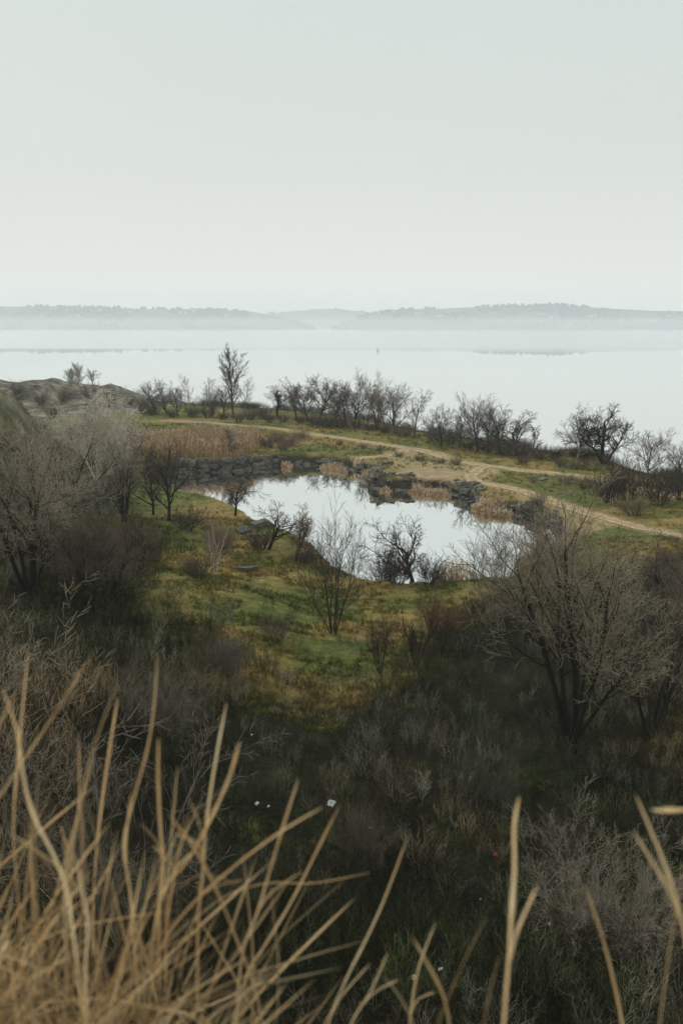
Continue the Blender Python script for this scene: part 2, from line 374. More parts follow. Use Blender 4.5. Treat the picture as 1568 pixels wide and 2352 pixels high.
def meadow_colour(t, p):
    """grass colour by place: moss green, olive and dry orange patches (shared by the ground and its tufts)"""
    a = t.noise(.11, 5, p); b = t.noise(.9, 4, p); c = t.noise(.035, 3, p)
    g = t.ramp(b, [(.25, (.042, .060, .014)), (.5, (.102, .124, .028)), (.75, (.200, .190, .058))])
    o = t.ramp(b, [(.25, (.135, .095, .028)), (.5, (.260, .185, .060)), (.75, (.385, .285, .125))])
    f = t.math('ADD', t.math('MULTIPLY', a, .75), t.math('MULTIPLY', c, .25))
    return t.mix(t.ramp(f, [(.44, (0, 0, 0)), (.59, (1, 1, 1))]), g, o)
def mat_ground():
    t = NT('ground_earth'); p = t.pos()
    grass = meadow_colour(t, p)
    fine = t.noise(5.0, 6, p, .7); mid = t.noise(.6, 5, p)
    dirt = t.ramp(t.noise(.8, 6, p, .65), [(.3, (.25, .175, .10)), (.55, (.40, .29, .175)), (.75, (.52, .40, .27))])
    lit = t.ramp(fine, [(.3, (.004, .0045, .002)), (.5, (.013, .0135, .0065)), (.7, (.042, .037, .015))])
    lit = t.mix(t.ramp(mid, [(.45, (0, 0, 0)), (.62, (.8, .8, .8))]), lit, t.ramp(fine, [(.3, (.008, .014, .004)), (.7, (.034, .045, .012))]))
    hill = t.ramp(t.noise(.25, 6, p, .65, (1, 1, .5)), [(.34, (.035, .034, .025)), (.48, (.13, .118, .088)), (.66, (.34, .30, .225))])
    stone = t.ramp(mid, [(.3, (.02, .019, .016)), (.7, (.08, .073, .06))])
    wob = t.math('SUBTRACT', mid, .5)
    def m(name, k=.9): return t.ramp(t.math('ADD', t.attr(name), t.math('MULTIPLY', wob, k)), [(.35, (0, 0, 0)), (.65, (1, 1, 1))])
    c = t.mix(m('dry', .8), grass, t.mix(mid, (.25, .195, .085), (.40, .315, .17)))
    c = t.mix(m('hill', .5), c, hill)
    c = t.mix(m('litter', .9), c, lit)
    c = t.mix(m('dirt', .7), c, dirt)
    c = t.mix(m('bank', .5), c, stone)
    c = t.mix(.55, c, t.mix(1, c, t.ramp(fine, [(.3, (.45, .45, .45)), (.7, (1.5, 1.5, 1.5))]), 'MULTIPLY'))
    nrm = t.bump(t.math('ADD', fine, t.math('MULTIPLY', mid, 1.5)), .7, .22)
    return t.bsdf(c, .95, nrm, .1)
def mat_road():
    t = NT('sandy_track'); p = t.pos(); u = t.attr('across')
    n1 = t.noise(1.2, 6, p, .65); n2 = t.noise(7, 4, p)
    c = t.ramp(n1, [(.3, (.27, .19, .10)), (.48, (.46, .345, .22)), (.72, (.62, .51, .365))])
    w = t.math('ABSOLUTE', t.math('SUBTRACT', t.math('ABSOLUTE', u), .5))           # two wheel ruts
    c = t.mix(t.ramp(w, [(.08, (0, 0, 0)), (.3, (.75, .75, .75))]), c, t.mix(n1, (.24, .18, .08), (.40, .29, .16)))
    c = t.mix(.5, c, t.mix(1, c, t.ramp(n2, [(.3, (.6, .6, .6)), (.7, (1.35, 1.35, 1.35))]), 'MULTIPLY'))
    ed = t.math('ADD', t.math('ABSOLUTE', u), t.math('MULTIPLY', t.math('SUBTRACT', t.noise(.9, 5, p, .7), .5), 2.2))
    c = t.mix(t.ramp(ed, [(.55, (0, 0, 0)), (.88, (1, 1, 1))]), c, meadow_colour(t, p))
    return t.bsdf(c, .95, t.bump(t.math('ADD', n1, n2), .5, .08), .1)
def mat_water(name, ruffled):
    t = NT(name); p = t.pos()
    gl = t.n('ShaderNodeBsdfGlossy'); gl.inputs['Color'].default_value = (.97, .985, .985, 1); df = t.n('ShaderNodeBsdfDiffuse'); df.inputs['Color'].default_value = (.05, .06, .055, 1)
    if ruffled:                                                                       # calm near in, breeze-ruffled far out
        sx = t.n('ShaderNodeSeparateXYZ'); t.link(p, sx.inputs[0])
        n = t.noise(.0016, 4, p, .5, (.35, 1.0, 1))
        y = t.math('ADD', sx.outputs['Y'], t.math('MULTIPLY', t.math('SUBTRACT', n, .5), 900.0))
        f = t.n('ShaderNodeMapRange'); f.inputs['From Min'].default_value = 980; f.inputs['From Max'].default_value = 1150; t.link(y, f.inputs['Value'])
        f.inputs['To Min'].default_value = .012; f.inputs['To Max'].default_value = .16
        t.link(f.outputs[0], gl.inputs['Roughness'])
        b = t.bump(t.noise(.25, 3, p, .5, (.3, 1, 1)), .02, .05)
    else:
        gl.inputs['Roughness'].default_value = .012; b = t.bump(t.noise(.8, 3, p), .012, .03)
    t.link(b, gl.inputs['Normal'])
    mxs = t.n('ShaderNodeMixShader'); mxs.inputs[0].default_value = .96; t.link(df.outputs[0], mxs.inputs[1]); t.link(gl.outputs[0], mxs.inputs[2])
    t.link(mxs.outputs[0], t.out.inputs['Surface']); return t.m
def mat_bark(name, lo=.55, hi=1.5, moss=0.0, young=False):
    t = NT(name); p = t.n('ShaderNodeTexCoord').outputs['Object']
    n = t.noise(9, 5, p, .65, (1, 1, .25))
    k = t.ramp(n, [(.3, (lo,) * 3), (.7, (hi,) * 3)])
    c = t.mix(1, t.ocol(), k, 'MULTIPLY')
    r = t.ramp(t.rand(), [(0, (.8, .8, .8)), (1, (1.2, 1.15, 1.1))])
    c = t.mix(1, c, r, 'MULTIPLY')
    if young: c = t.mix(t.ramp(t.attr('age'), [(.1, (0, 0, 0)), (1, (1, 1, 1))]), t.mix(1, c, (.22, .21, .18), 'MULTIPLY'), c)
    if moss: c = t.mix(t.ramp(t.noise(2.2, 3, p), [(.5, (0, 0, 0)), (.68, (moss,) * 3)]), c, (.07, .075, .025))
    return t.bsdf(c, .9, t.bump(n, .5, .02), .15)
def mat_rand(name, stops, rough=.9, patch=None):
    t = NT(name); c = t.ramp(t.rand(), stops); p = t.pos()
    n = t.noise(.12, 3, p); c = t.mix(1, c, t.ramp(n, [(.35, (.55, .55, .55)), (.65, (1.45, 1.45, 1.45))]), 'MULTIPLY')
    if patch: c = t.mix(1, c, t.ramp(t.noise(.07, 4, p), [(.38, patch[0]), (.5, (1, 1, .95)), (.62, patch[1])]), 'MULTIPLY')
    return t.bsdf(c, rough, None, .1)
def mat_tuft():
    t = NT('meadow_grass'); p = t.pos(); c = meadow_colour(t, p)
    c = t.mix(1, c, t.ramp(t.rand(), [(0, (.6, .65, .55)), (1, (1.5, 1.4, 1.2))]), 'MULTIPLY')
    return t.bsdf(c, .9, None, .1)
def mat_stone(name):
    t = NT(name); p = t.n('ShaderNodeTexCoord').outputs['Object']; n = t.noise(3.5, 6, p, .65); n2 = t.noise(14, 4, p)
    c = t.ramp(n, [(.3, (.040, .038, .032)), (.5, (.12, .113, .098)), (.7, (.36, .34, .30))])
    c = t.mix(1, c, t.ramp(t.rand(), [(0, (.5, .5, .52)), (.6, (1, .97, .92)), (1, (1.35, 1.25, 1.12))]), 'MULTIPLY')
    c = t.mix(t.ramp(t.noise(1.6, 4, p), [(.55, (0, 0, 0)), (.7, (.7, .7, .7))]), c, (.085, .075, .030))
    return t.bsdf(c, .85, t.bump(t.math('ADD', n, n2), .6, .08), .25)
def mat_straw(name, stops):
    t = NT(name); p = t.n('ShaderNodeTexCoord').outputs['Object']
    c = t.ramp(t.noise(4, 4, t.pos()), stops)
    c = t.mix(1, c, t.ramp(t.attr('tone'), [(0, (.26, .24, .20)), (.4, (.72, .67, .58)), (1, (1.28, 1.26, 1.20))]), 'MULTIPLY')
    t.bsdf(c, .7, None, .3); pb = t.out.inputs['Surface'].links[0].from_socket                  # thin dry leaf: some light comes through
    tr = t.n('ShaderNodeBsdfTranslucent'); t.link(c, tr.inputs['Color']); ms = t.n('ShaderNodeMixShader'); ms.inputs[0].default_value = .4
    t.link(pb, ms.inputs[1]); t.link(tr.outputs[0], ms.inputs[2]); t.link(ms.outputs[0], t.out.inputs['Surface']); return t.m
def mat_plain(name, col, rough=.8, var=.25, sc=3):
    t = NT(name); p = t.n('ShaderNodeTexCoord').outputs['Object']
    n = t.noise(sc, 4, p); c = t.mix(1, col, t.ramp(n, [(.3, (1 - var,) * 3), (.7, (1 + var,) * 3)]), 'MULTIPLY')
    return t.bsdf(c, rough, None, .25)

M = dict(ground=mat_ground(), road=mat_road(), pond=mat_water('still_pond_water', False), lake=mat_water('calm_lake_water', True), bark=mat_bark('bark', moss=.35), twig=mat_bark('twig', .75, 1.3, 0, True),
         brush=mat_rand('brush_twigs', [(0, (.018, .018, .010)), (.5, (.042, .039, .022)), (.72, (.105, .094, .060)), (.9, (.24, .215, .155)), (1, (.46, .42, .33))], .9, ((.55, .68, .38), (1.5, 1.2, .85))),
         sapling=mat_rand('sapling_stems', [(0, (.030, .028, .017)), (.5, (.070, .064, .040)), (.85, (.16, .145, .10)), (1, (.48, .44, .35))], .9),
         tuft=mat_tuft(), stone=mat_stone('granite'),
         reed=mat_straw('reed_straw', [(.3, (.60, .40, .25)), (.55, (.76, .56, .37)), (.75, (.82, .66, .48))]),
         plume=mat_plain('reed_plume', (.62, .50, .37, 1)),
         straw=mat_straw('dry_grass_straw', [(.3, (.60, .42, .22)), (.5, (.78, .62, .39)), (.75, (.87, .79, .60))]))

# ------------------------------------------------------------------ ground sheet (rings round the viewpoint so detail follows distance)
ROADS = {
    'lakeside_track': (1.7, [(385, 974), (430, 977), (470, 980), (540, 984), (610, 986), (660, 992), (720, 1001), (800, 1012), (880, 1023), (940, 1033), (1000, 1044), (1050, 1057), (1110, 1068), (1180, 1077), (1260, 1083), (1340, 1090), (1420, 1104), (1500, 1122), (1600, 1142), (1750, 1165)]),
    'link_track': (1.3, [(936, 1031), (925, 1041), (880, 1049), (810, 1052), (740, 1056)]),
    'pondside_track': (1.4, [(1120, 1069), (1098, 1078), (1080, 1090), (1086, 1101), (1110, 1107), (1150, 1113), (1210, 1126), (1260, 1140), (1310, 1156), (1380, 1178), (1470, 1202), (1600, 1228)]),
}
ROADW = {k: (w, [tuple(at(a, b, 2.0)[:2]) for a, b in l]) for k, (w, l) in ROADS.items()}
THICK = [pxpoly(l, 2.0) for l in [
    [(-600, 1440), (330, 1440), (520, 1500), (560, 1600), (840, 1600), (930, 1500), (1080, 1360), (1250, 1310), (1500, 1260), (2300, 1240), (3000, 2500), (-1500, 2500)],
    [(-700, 1010), (220, 1010), (290, 1110), (330, 1250), (340, 1330), (400, 1480), (-600, 1480)]]]
DRY = [pxpoly(l, 2.0) for l in [[(440, 1062), (620, 1048), (720, 1040), (860, 1050), (880, 1074), (740, 1062), (620, 1062), (480, 1078)], [(880, 1030), (1090, 1060), (1140, 1090), (1100, 1125), (960, 1110), (880, 1070)],
                              [(1180, 1125), (1300, 1150), (1420, 1195), (1350, 1215), (1180, 1160)]]]
BARE = [pxpoly(l, 1.9) for l in [[(890, 1085), (960, 1072), (1070, 1083), (1090, 1096), (1010, 1108), (930, 1108)], [(1040, 1062), (1130, 1070), (1150, 1090), (1080, 1090)]]]
HILLZ = [(-260, 340), (-260, 215), (-95, 215), (-70, 228), (-52, 250), (-44, 275), (-50, 305), (-80, 340)]
angs = R(1) * np.linspace(-47, 47, 520)
rad = np.concatenate([np.geomspace(.35, 40, 170)[:-1], np.linspace(40, 85, 130)[:-1], np.linspace(85, 205, 330)[:-1], np.linspace(205, 345, 150)])
AA, RR = np.meshgrid(angs, rad)
GX, GY = RR * np.sin(AA), RR * np.cos(AA) - .25
GZ = height(GX, GY)
def sheet_faces(nr, na):
    i = np.arange(nr * na).reshape(nr, na)
    return np.stack([i[:-1, :-1], i[:-1, 1:], i[1:, 1:], i[1:, :-1]], -1).reshape(-1, 4)
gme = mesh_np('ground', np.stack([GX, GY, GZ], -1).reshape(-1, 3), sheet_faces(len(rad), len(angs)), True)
fx, fy = GX.ravel(), GY.ravel()
nzz = 3.0 * fbm(fx / 5, fy / 5, 3, 21)
dirt = np.zeros_like(fx)
for k, (w, l) in ROADW.items(): dirt = np.maximum(dirt, .74 * smooth(w + 1.8, w - .6, dist_line(fx, fy, l)))
for b in BARE: dirt = np.maximum(dirt, .75 * smooth(1.5, -1.5, sdist(fx, fy, b) + nzz))
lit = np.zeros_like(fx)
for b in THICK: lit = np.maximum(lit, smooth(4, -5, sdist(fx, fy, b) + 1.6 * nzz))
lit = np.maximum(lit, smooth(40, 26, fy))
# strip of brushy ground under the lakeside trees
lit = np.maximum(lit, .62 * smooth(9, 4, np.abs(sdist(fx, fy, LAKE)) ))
dry = np.zeros_like(fx)
md = smooth(-34, -40, fx) * smooth(166, 174, fy) * smooth(212, 204, fy); lit = lit * (1 - md)
for b in DRY: dry = np.maximum(dry, .8 * smooth(2.5, -2.5, sdist(fx, fy, b) + nzz))
hil = np.maximum(smooth(10, -6, sdist(fx, fy, HILLZ) + nzz), .55 * md)
pd = sdist(fx, fy, POND)
bank = smooth(1.3, .3, pd) * smooth(104, 114, fy)
bank = np.maximum(bank, smooth(.42, .12, GZ.ravel() + .15 * nzz) * (pd < 12))
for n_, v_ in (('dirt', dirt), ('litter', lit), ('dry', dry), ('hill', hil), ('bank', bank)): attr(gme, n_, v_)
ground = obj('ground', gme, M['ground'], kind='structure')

# ------------------------------------------------------------------ water
def flat(name, poly, z, mat):
    me = bpy.data.meshes.new(name); me.from_pydata([(p[0], p[1], z) for p in poly], [], [list(range(len(poly)))]); me.update()
    if me.polygons[0].normal.z < 0: me.flip_normals()
    return obj(name, me, mat, kind='structure')
pc = np.mean(np.array(POND), 0)
flat('pond_water', [pc + (np.array(p) - pc) * 1.06 for p in POND], 0.0, M['pond'])
inland = [(x, y - 6) for x, y in LAKE_SHORE]
flat('lake_water', inland + [(6000, 100), (6000, 6900), (-6000, 6900), (-6000, 330)], -.02, M['lake'])

# ------------------------------------------------------------------ dirt tracks
def lerp_line(pts, n):
    pts = np.array(pts); s = np.concatenate([[0], np.cumsum(np.linalg.norm(np.diff(pts, axis=0), axis=1))])
    # smooth by a cubic through the points
    t = np.linspace(0, s[-1], n); x = np.interp(t, s, pts[:, 0]); y = np.interp(t, s, pts[:, 1])
    k = max(3, n // 40) | 1; ker = np.ones(k) / k
    xp = np.convolve(np.pad(x, k // 2, 'edge'), ker, 'valid'); yp = np.convolve(np.pad(y, k // 2, 'edge'), ker, 'valid')
    return np.stack([xp, yp], 1)
def track(name, w, pts):
    n = 260; m = 9
    L = lerp_line(pts, n); tg = np.gradient(L, axis=0); tg /= np.linalg.norm(tg, axis=1, keepdims=True); nr = np.stack([-tg[:, 1], tg[:, 0]], 1)
    u = np.linspace(-1, 1, m)
    wl = w * (1 + 1.2 * fbm(np.arange(n) / 6., np.zeros(n), 3, 31)); wr = w * (1 + 1.2 * fbm(np.arange(n) / 6., np.ones(n) * 9, 3, 33))
    if name == 'lakeside_track': tf = .55 + .45 * smooth(.22, .42, np.linspace(0, 1, n)); wl = wl * tf; wr = wr * tf
    X = L[:, None] + nr[:, None] * np.where(u < 0, wl[:, None] * u, wr[:, None] * u)[..., None]
    Z = height(X[..., 0], X[..., 1]) + .07 - .035 * np.exp(-((np.abs(u) - .5) / .18) ** 2) - .06 * (np.abs(u) > .99)
    # never below the ground sheet's own facets
    me = mesh_np(name, np.dstack([X, Z]).reshape(-1, 3), sheet_faces(n, m), True)
    if me.polygons[0].normal.z < 0: me.flip_normals()
    attr(me, 'across', np.tile(u, n))
    return obj(name, me, M['road'], kind='structure')
for k, (w, l) in ROADW.items(): track(k, w, l)

# ------------------------------------------------------------------ far shore: hills, woods, houses
def far_hill(name, sky_line, Yr, depth, seed, back=350, steps=22):
    px = np.arange(sky_line[0][0], sky_line[-1][0] + 1, 8.0)
    top = np.interp(px, [a for a, b in sky_line], [b for a, b in sky_line])
    xs = np.array([at_y(a, b, Yr)[0] for a, b in zip(px, top)]); zt = np.array([at_y(a, b, Yr)[2] for a, b in zip(px, top)]) - 8
    u = np.concatenate([np.linspace(0, 1, steps), [1.3, 1.9]])
    Y = (Yr - depth) + u * depth; Y[-2:] = Yr + back * np.array([.4, 1])
    prof = np.where(u <= 1, smooth(0, 1, u) * .75 + .25 * np.minimum(u, 1), np.where(u < 1.5, .8, -.05))
    XX, YY = np.meshgrid(xs, Y); ZZ = zt[None] * prof[:, None] + 10 * fbm(XX / 260, YY / 260, 4, seed) * smooth(0, .2, u)[:, None] - 1.0 * (u[:, None] < .01) - .3
    o = obj(name, mesh_np(name, np.dstack([XX, YY, ZZ]).reshape(-1, 3), sheet_faces(len(u), len(px)), True), M['farhill'], kind='structure')
    return XX, YY, ZZ
M['farhill'] = mat_plain('far_hillside', (.10, .10, .075, 1), .95, .4, .01)
M['farwood'] = mat_rand('far_wood_crowns', [(0, (.030, .032, .028)), (.6, (.06, .058, .045)), (1, (.10, .09, .07))])
SKY_L = [(-420, 700), (-200, 694), (0, 699), (120, 701), (250, 704), (400, 707), (500, 707), (580, 712), (640, 722), (700, 740), (730, 752)]
SKY_R = [(760, 752), (800, 735), (850, 716), (900, 710), (1000, 706), (1100, 702), (1200, 699), (1280, 696), (1400, 705), (1500, 709), (1568, 711), (1750, 706), (2050, 700)]
SKY_M = [(480, 735), (560, 724), (640, 715), (720, 707), (770, 706), (830, 712), (900, 720), (980, 735)]
HILLS = [far_hill('far_hills', SKY_L, 5650, 650, 41), far_hill('far_hills', SKY_R, 5500, 520, 42), far_hill('far_hills', SKY_M, 7200, 600, 43)]
def far_points(n, seed, hs=(0, 1), dens=None):
    g = np.random.default_rng(seed); out = []
    for k in hs:
        XX, YY, ZZ = HILLS[k]; nr, nc = XX.shape
        i = g.integers(0, nr - 3, n); j = g.integers(0, nc - 1, n); a = g.random(n)[:, None]; b = g.random(n)[:, None]
        P = np.dstack([XX, YY, ZZ])
        p = (P[i, j] * (1 - a) + P[i + 1, j] * a) * (1 - b) + (P[i, j + 1] * (1 - a) + P[i + 1, j + 1] * a) * b
        out.append(p[p[:, 2] > .6])
    return np.concatenate(out)
def variants(name, meshes):
    c = bpy.data.collections.new(name)
    for i, me in enumerate(meshes):
        c.objects.link(bpy.data.objects.new(name + '_source', me))
    return c
def scatter(name, P, sc, coll, nvar, label=None, cat=None, seed=0, tilt=.0, var=None):
    g = np.random.default_rng(seed); n = len(P)
    me = bpy.data.meshes.new(name); me.vertices.add(n); me.vertices.foreach_set('co', np.asarray(P, np.float32).ravel()); me.update()
    attr(me, 'sc', sc); attr(me, 'rz', g.random(n) * 6.283); attr(me, 'tx', g.normal(size=n) * tilt)
    a = me.attributes.new('var', 'INT', 'POINT'); a.data.foreach_set('value', (g.integers(0, nvar, n) if var is None else var).astype(np.int32))
    o = obj(name, me)
    ng = bpy.data.node_groups.new(name + '_scatter', 'GeometryNodeTree')
    ng.interface.new_socket('Geometry', in_out='INPUT', socket_type='NodeSocketGeometry'); ng.interface.new_socket('Geometry', in_out='OUTPUT', socket_type='NodeSocketGeometry')
    N = ng.nodes; gi = N.new('NodeGroupInput'); go = N.new('NodeGroupOutput'); ip = N.new('GeometryNodeInstanceOnPoints'); ci = N.new('GeometryNodeCollectionInfo')
    ci.inputs['Collection'].default_value = coll; ci.inputs['Separate Children'].default_value = True; ci.inputs['Reset Children'].default_value = True
    def na(nm, ty):
        k = N.new('GeometryNodeInputNamedAttribute'); k.data_type = ty; k.inputs['Name'].default_value = nm; return k.outputs['Attribute']
    cx = N.new('ShaderNodeCombineXYZ'); l = ng.links.new
    l(na('tx', 'FLOAT'), cx.inputs['X']); l(na('rz', 'FLOAT'), cx.inputs['Z'])
    ip.inputs['Pick Instance'].default_value = True
    l(gi.outputs[0], ip.inputs['Points']); l(ci.outputs[0], ip.inputs['Instance']); l(na('var', 'INT'), ip.inputs['Instance Index'])
    l(cx.outputs[0], ip.inputs['Rotation']); l(na('sc', 'FLOAT'), ip.inputs['Scale']); l(ip.outputs[0], go.inputs[0])
    md = o.modifiers.new('scatter', 'NODES'); md.node_group = ng
    tag(o, label, cat, None, 'stuff'); return o
def crown_blob(seed):
    import bmesh
    bm = bmesh.new(); bmesh.ops.create_icosphere(bm, subdivisions=2, radius=1); g = np.random.default_rng(seed)
    for v in bm.verts:
        k = .62 + .55 * g.random(); v.co *= k; v.co.z = v.co.z * 1.0 + .7
    me = bpy.data.meshes.new('far_crown'); bm.to_mesh(me); bm.free(); me.materials.append(M['farwood']); return me
fc = variants('far_crown', [crown_blob(s) for s in range(5)])
g_ = np.random.default_rng(77)
fp = far_points(6000, 5); fp2 = far_points(350, 6, (2,))
fp = np.concatenate([fp, fp2]); keep = fbm(fp[:, 0] / 200, fp[:, 1] / 200, 3, 51) > -.02
fp = fp[keep]
scatter('far_woods', fp, 2.5 + 8 * g_.random(len(fp)) ** 2.2, fc, 5, 'hazy wooded hillside beyond the lake', 'woodland', 9)

def box_mesh(name, x0, x1, y0, y1, z0, z1):
    V = np.array([(x, y, z) for z in (z0, z1) for y in (y0, y1) for x in (x0, x1)], float)
    return V, np.array([(0, 2, 3, 1), (4, 5, 7, 6), (0, 1, 5, 4), (2, 6, 7, 3), (0, 4, 6, 2), (1, 3, 7, 5)])
def house_meshes():
    w = mesh_np('house_wall', *box_mesh('', -6, 6, -4, 4, -1.5, 4.2))
    V = np.array([(-6.6, -4.8, 4.0), (6.6, -4.8, 4.0), (6.6, 4.8, 4.0), (-6.6, 4.8, 4.0), (-6.6, 0, 7.2), (6.6, 0, 7.2)], float)
    r = mesh_np('house_roof', V, [np.array([(0, 1, 5, 4), (2, 3, 4, 5), (0, 3, 2, 1)]), np.array([(0, 4, 3), (1, 2, 5)])])
    d = mesh_np('house_window', *box_mesh('', -.8, .8, -4.06, -3.94, 1.0, 2.6))
    return w, r, d
M['render'] = mat_plain('pale_render', (.80, .79, .75, 1)); M['rooftile'] = mat_plain('grey_roofing', (.20, .18, .17, 1)); M['darkpane'] = mat_plain('dark_pane', (.05, .055, .06, 1), .3)
hw, hr, hd = house_meshes()
HOUSES = [(157, 714), (180, 727), (95, 731), (230, 715), (300, 719), (420, 722), (445, 716), (520, 729), (535, 722), (88, 747), (250, 744), (590, 742), (875, 721), (905, 717), (960, 722), (1010, 728), (1090, 735), (1130, 722), (1180, 741), (1240, 725), (1265, 732), (1305, 746), (1360, 728), (1425, 738), (1500, 741), (1530, 728), (1150, 752), (560, 716)]
def far_ground(px, py):
    best = None
    d = ray(px, py)
    for k in (0, 1):
        XX, YY, ZZ = HILLS[k]
        for i in range(XX.shape[0] - 3):
            z_ray = CAM_Z + d[2] / d[1] * YY[i, 0]; x_ray = d[0] / d[1] * YY[i, 0]
            if not XX[i, 0] < x_ray < XX[i, -1]: continue
            z = np.interp(x_ray, XX[i], ZZ[i])
            if z > z_ray or i == XX.shape[0] - 4:
                return np.array([x_ray, YY[i, 0], z])
for i, (px, py) in enumerate(HOUSES):
    p = far_ground(px, py)
    if p is None: continue
    h = obj('house', None, loc=p + np.array([0, -6, .5])); h.rotation_euler.z = random.uniform(-.5, .5); s = random.uniform(1.2, 2.2); h.scale = (s * random.uniform(1, 1.7), s, s)
    obj('wall', hw, M['render'], h); obj('roof', hr, M['rooftile'], h)
    for xw in (-3.4, 0, 3.4): obj('window', hd, M['darkpane'], h, (xw, 0, 0))
    tag(h, 'tiny pale house in the haze on the far hills beyond the ' + ('poplar' if px < 700 else 'crooked tree'), 'house', 'houses on the far hills ' + ('beyond the poplar' if px < 700 else 'beyond the crooked tree'))

# ------------------------------------------------------------------ trees
PROTO = {}
def proto(kind, seed, tw):
    k = (kind, seed, tw)
    if k not in PROTO:
        (tv, tf), cr_ = tree_mesh(kind, seed, tw)
        t = mesh_np(kind + '_trunk', tv, tf, True); c = mesh_np(kind + '_crown', *cr_, True)
        t.materials.append(M['bark']); c.materials.append(M['twig']); attr(c, 'age', age[1])
        PROTO[k] = (t, c)
    return PROTO[k]
DARK, GREY, PALE, RUST, BROWN = (.028, .025, .019), (.165, .147, .118), (.44, .40, .33), (.25, .165, .11), (.115, .094, .070)
def tree(name, label, px, pyb, pyt, kind, seed, tw, rot, wide=1.0, col=DARK, tcol=None, group=None, cat='tree', lean=(0, 0), pos=None, H=None):
    b = ground_at(px, pyb) if pos is None else np.array([*pos, float(height(*pos))])
    if H is None: H = at_y(px, pyt, b[1])[2] - b[2]
    if group == LAKEROW and 600 < px < 960: H *= 1.14
    if group == LAKEROW and kind in ('round', 'gnarled'): wide *= 1.25
    r = obj(name, None, loc=(b[0], b[1], b[2] - .05)); r.scale = (H * wide, H * wide, H); r.rotation_euler = (lean[1], lean[0], rot)
    t, c = proto(kind, seed, tw)
    if group == LAKEROW: col = tuple(1.5 * q + .012 for q in col); tcol = tuple(1.3 * q + .02 for q in (tcol or col))  # haze over the shore row put into its bark and twig colours
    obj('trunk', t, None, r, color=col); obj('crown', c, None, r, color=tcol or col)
    tag(r, label, cat, group); return r
FAR = .0021
# the row along the lake, from the bare hilltop to the right-hand edge
LAKEROW = 'trees along the lake shore'
tree('bare_tree', 'pale feathery tree at the top of the hill, tallest up there', 182, 905, 833, 'poplar', 11, FAR, .3, 1.3, PALE, PALE)
tree('bare_tree', 'second pale feathery tree on the hilltop, just beside the tallest', 165, 900, 846, 'poplar', 11, FAR, 2.3, 1.3, PALE, PALE)
tree('bare_tree', 'small dark tree on the hill crest with branches swept to one side', 213, 884, 847, 'round', 21, FAR, 1.1, 1.3, DARK, GREY)
tree('bare_tree', 'dark dense tree where the hill runs down to the lake', 356, 946, 874, 'round', 22, FAR, .5, 1.2, DARK, GREY, LAKEROW)
tree('bare_tree', 'bushy dark tree with a blunt top, second beyond the foot of the hill', 408, 955, 880, 'round', 23, FAR, 2.5, 1.0, DARK, BROWN, LAKEROW)
tree('bare_tree', 'thin pale tree with upright twigs between dark neighbours', 437, 950, 861, 'slender', 31, FAR, 1.5, 1.2, PALE, (.20, .18, .16), LAKEROW)
tree('bare_tree', 'thin pale tree with a pointed tip, right beside its paler twin', 469, 950, 868, 'slender', 32, FAR, .2, 1.1, (.18, .16, .14), (.18, .16, .14), LAKEROW)
tree('bare_tree', 'low spreading dark tree just before the tall poplar', 487, 955, 893, 'round', 21, FAR, 4.1, 1.1, DARK, GREY, LAKEROW)
tree('poplar_tree', 'tallest tree of the shore, a tall oval bare poplar', 535, 960, 799, 'poplar', 12, .0016, 1.0, 1.2, DARK, (.10, .085, .07), LAKEROW)
tree('bare_tree', 'slim grey tree leaning against the tall poplar', 562, 957, 868, 'slender', 31, FAR, 3.4, 1.3, GREY, GREY, LAKEROW)
tree('bare_tree', 'small crooked very dark tree after the gap of open water', 636, 958, 892, 'gnarled', 41, FAR, .8, 1.15, (.015, .013, .012), DARK, LAKEROW)
tree('bare_tree', 'grey round tree next to the small crooked dark tree', 680, 964, 884, 'round', 23, FAR, 1.9, .95, DARK, GREY, LAKEROW)
tree('bare_tree', 'broad brownish tree in the thickest part of the shore row', 733, 970, 879, 'round', 22, FAR, 3.3, 1.15, DARK, BROWN, LAKEROW)
tree('bare_tree', 'dense brown tree right behind the broad brownish one', 768, 972, 891, 'round', 24, FAR, .1, 1.1, DARK, BROWN, LAKEROW)
tree('bare_tree', 'tall tree with an arching crown in the middle of the shore row', 812, 980, 876, 'round', 21, FAR, 5.0, .85, DARK, GREY, LAKEROW)
tree('bare_tree', 'open vase-shaped tree with forked trunk near the end of the first row', 866, 988, 881, 'vase', 51, FAR, .4, 1.05, DARK, GREY, LAKEROW)
tree('bare_tree', 'rounded tree last but one before the gap in the shore row', 908, 998, 900, 'round', 24, FAR, 2.2, .95, DARK, GREY, LAKEROW)
tree('bare_tree', 'dark leaning tree with slim trunk at the gap in the shore row', 951, 1006, 910, 'slender', 33, FAR, 1.2, 1.5, DARK, BROWN, LAKEROW, lean=(-.16, 0))
tree('bare_tree', 'bushy grey tree starting the second shore row', 1012, 1025, 934, 'round', 22, FAR, 1.0, 1.15, DARK, GREY, LAKEROW)
tree('bare_tree', 'slim grey tree tucked behind the bushy one of the second row', 1055, 1030, 940, 'round', 23, FAR, 5.3, .9, DARK, GREY, LAKEROW)
tree('bare_tree', 'tallest tree of the second shore row, with straight trunk', 1096, 1037, 907, 'round', 24, .0018, 3.7, .85, DARK, GREY, LAKEROW)
tree('bare_tree', 'wide dark tree just after the tallest of the second row', 1147, 1042, 931, 'round', 21, FAR, .9, 1.0, DARK, BROWN, LAKEROW)
tree('bare_tree', 'dark tree with low branches near the end of the second row', 1187, 1046, 947, 'gnarled', 42, FAR, 2.9, 1.1, DARK, BROWN, LAKEROW)
tree('bare_tree', 'short ragged dark tree closing the second shore row', 1222, 1048, 975, 'slender', 32, .003, 4.4, 1.6, DARK, BROWN, LAKEROW)
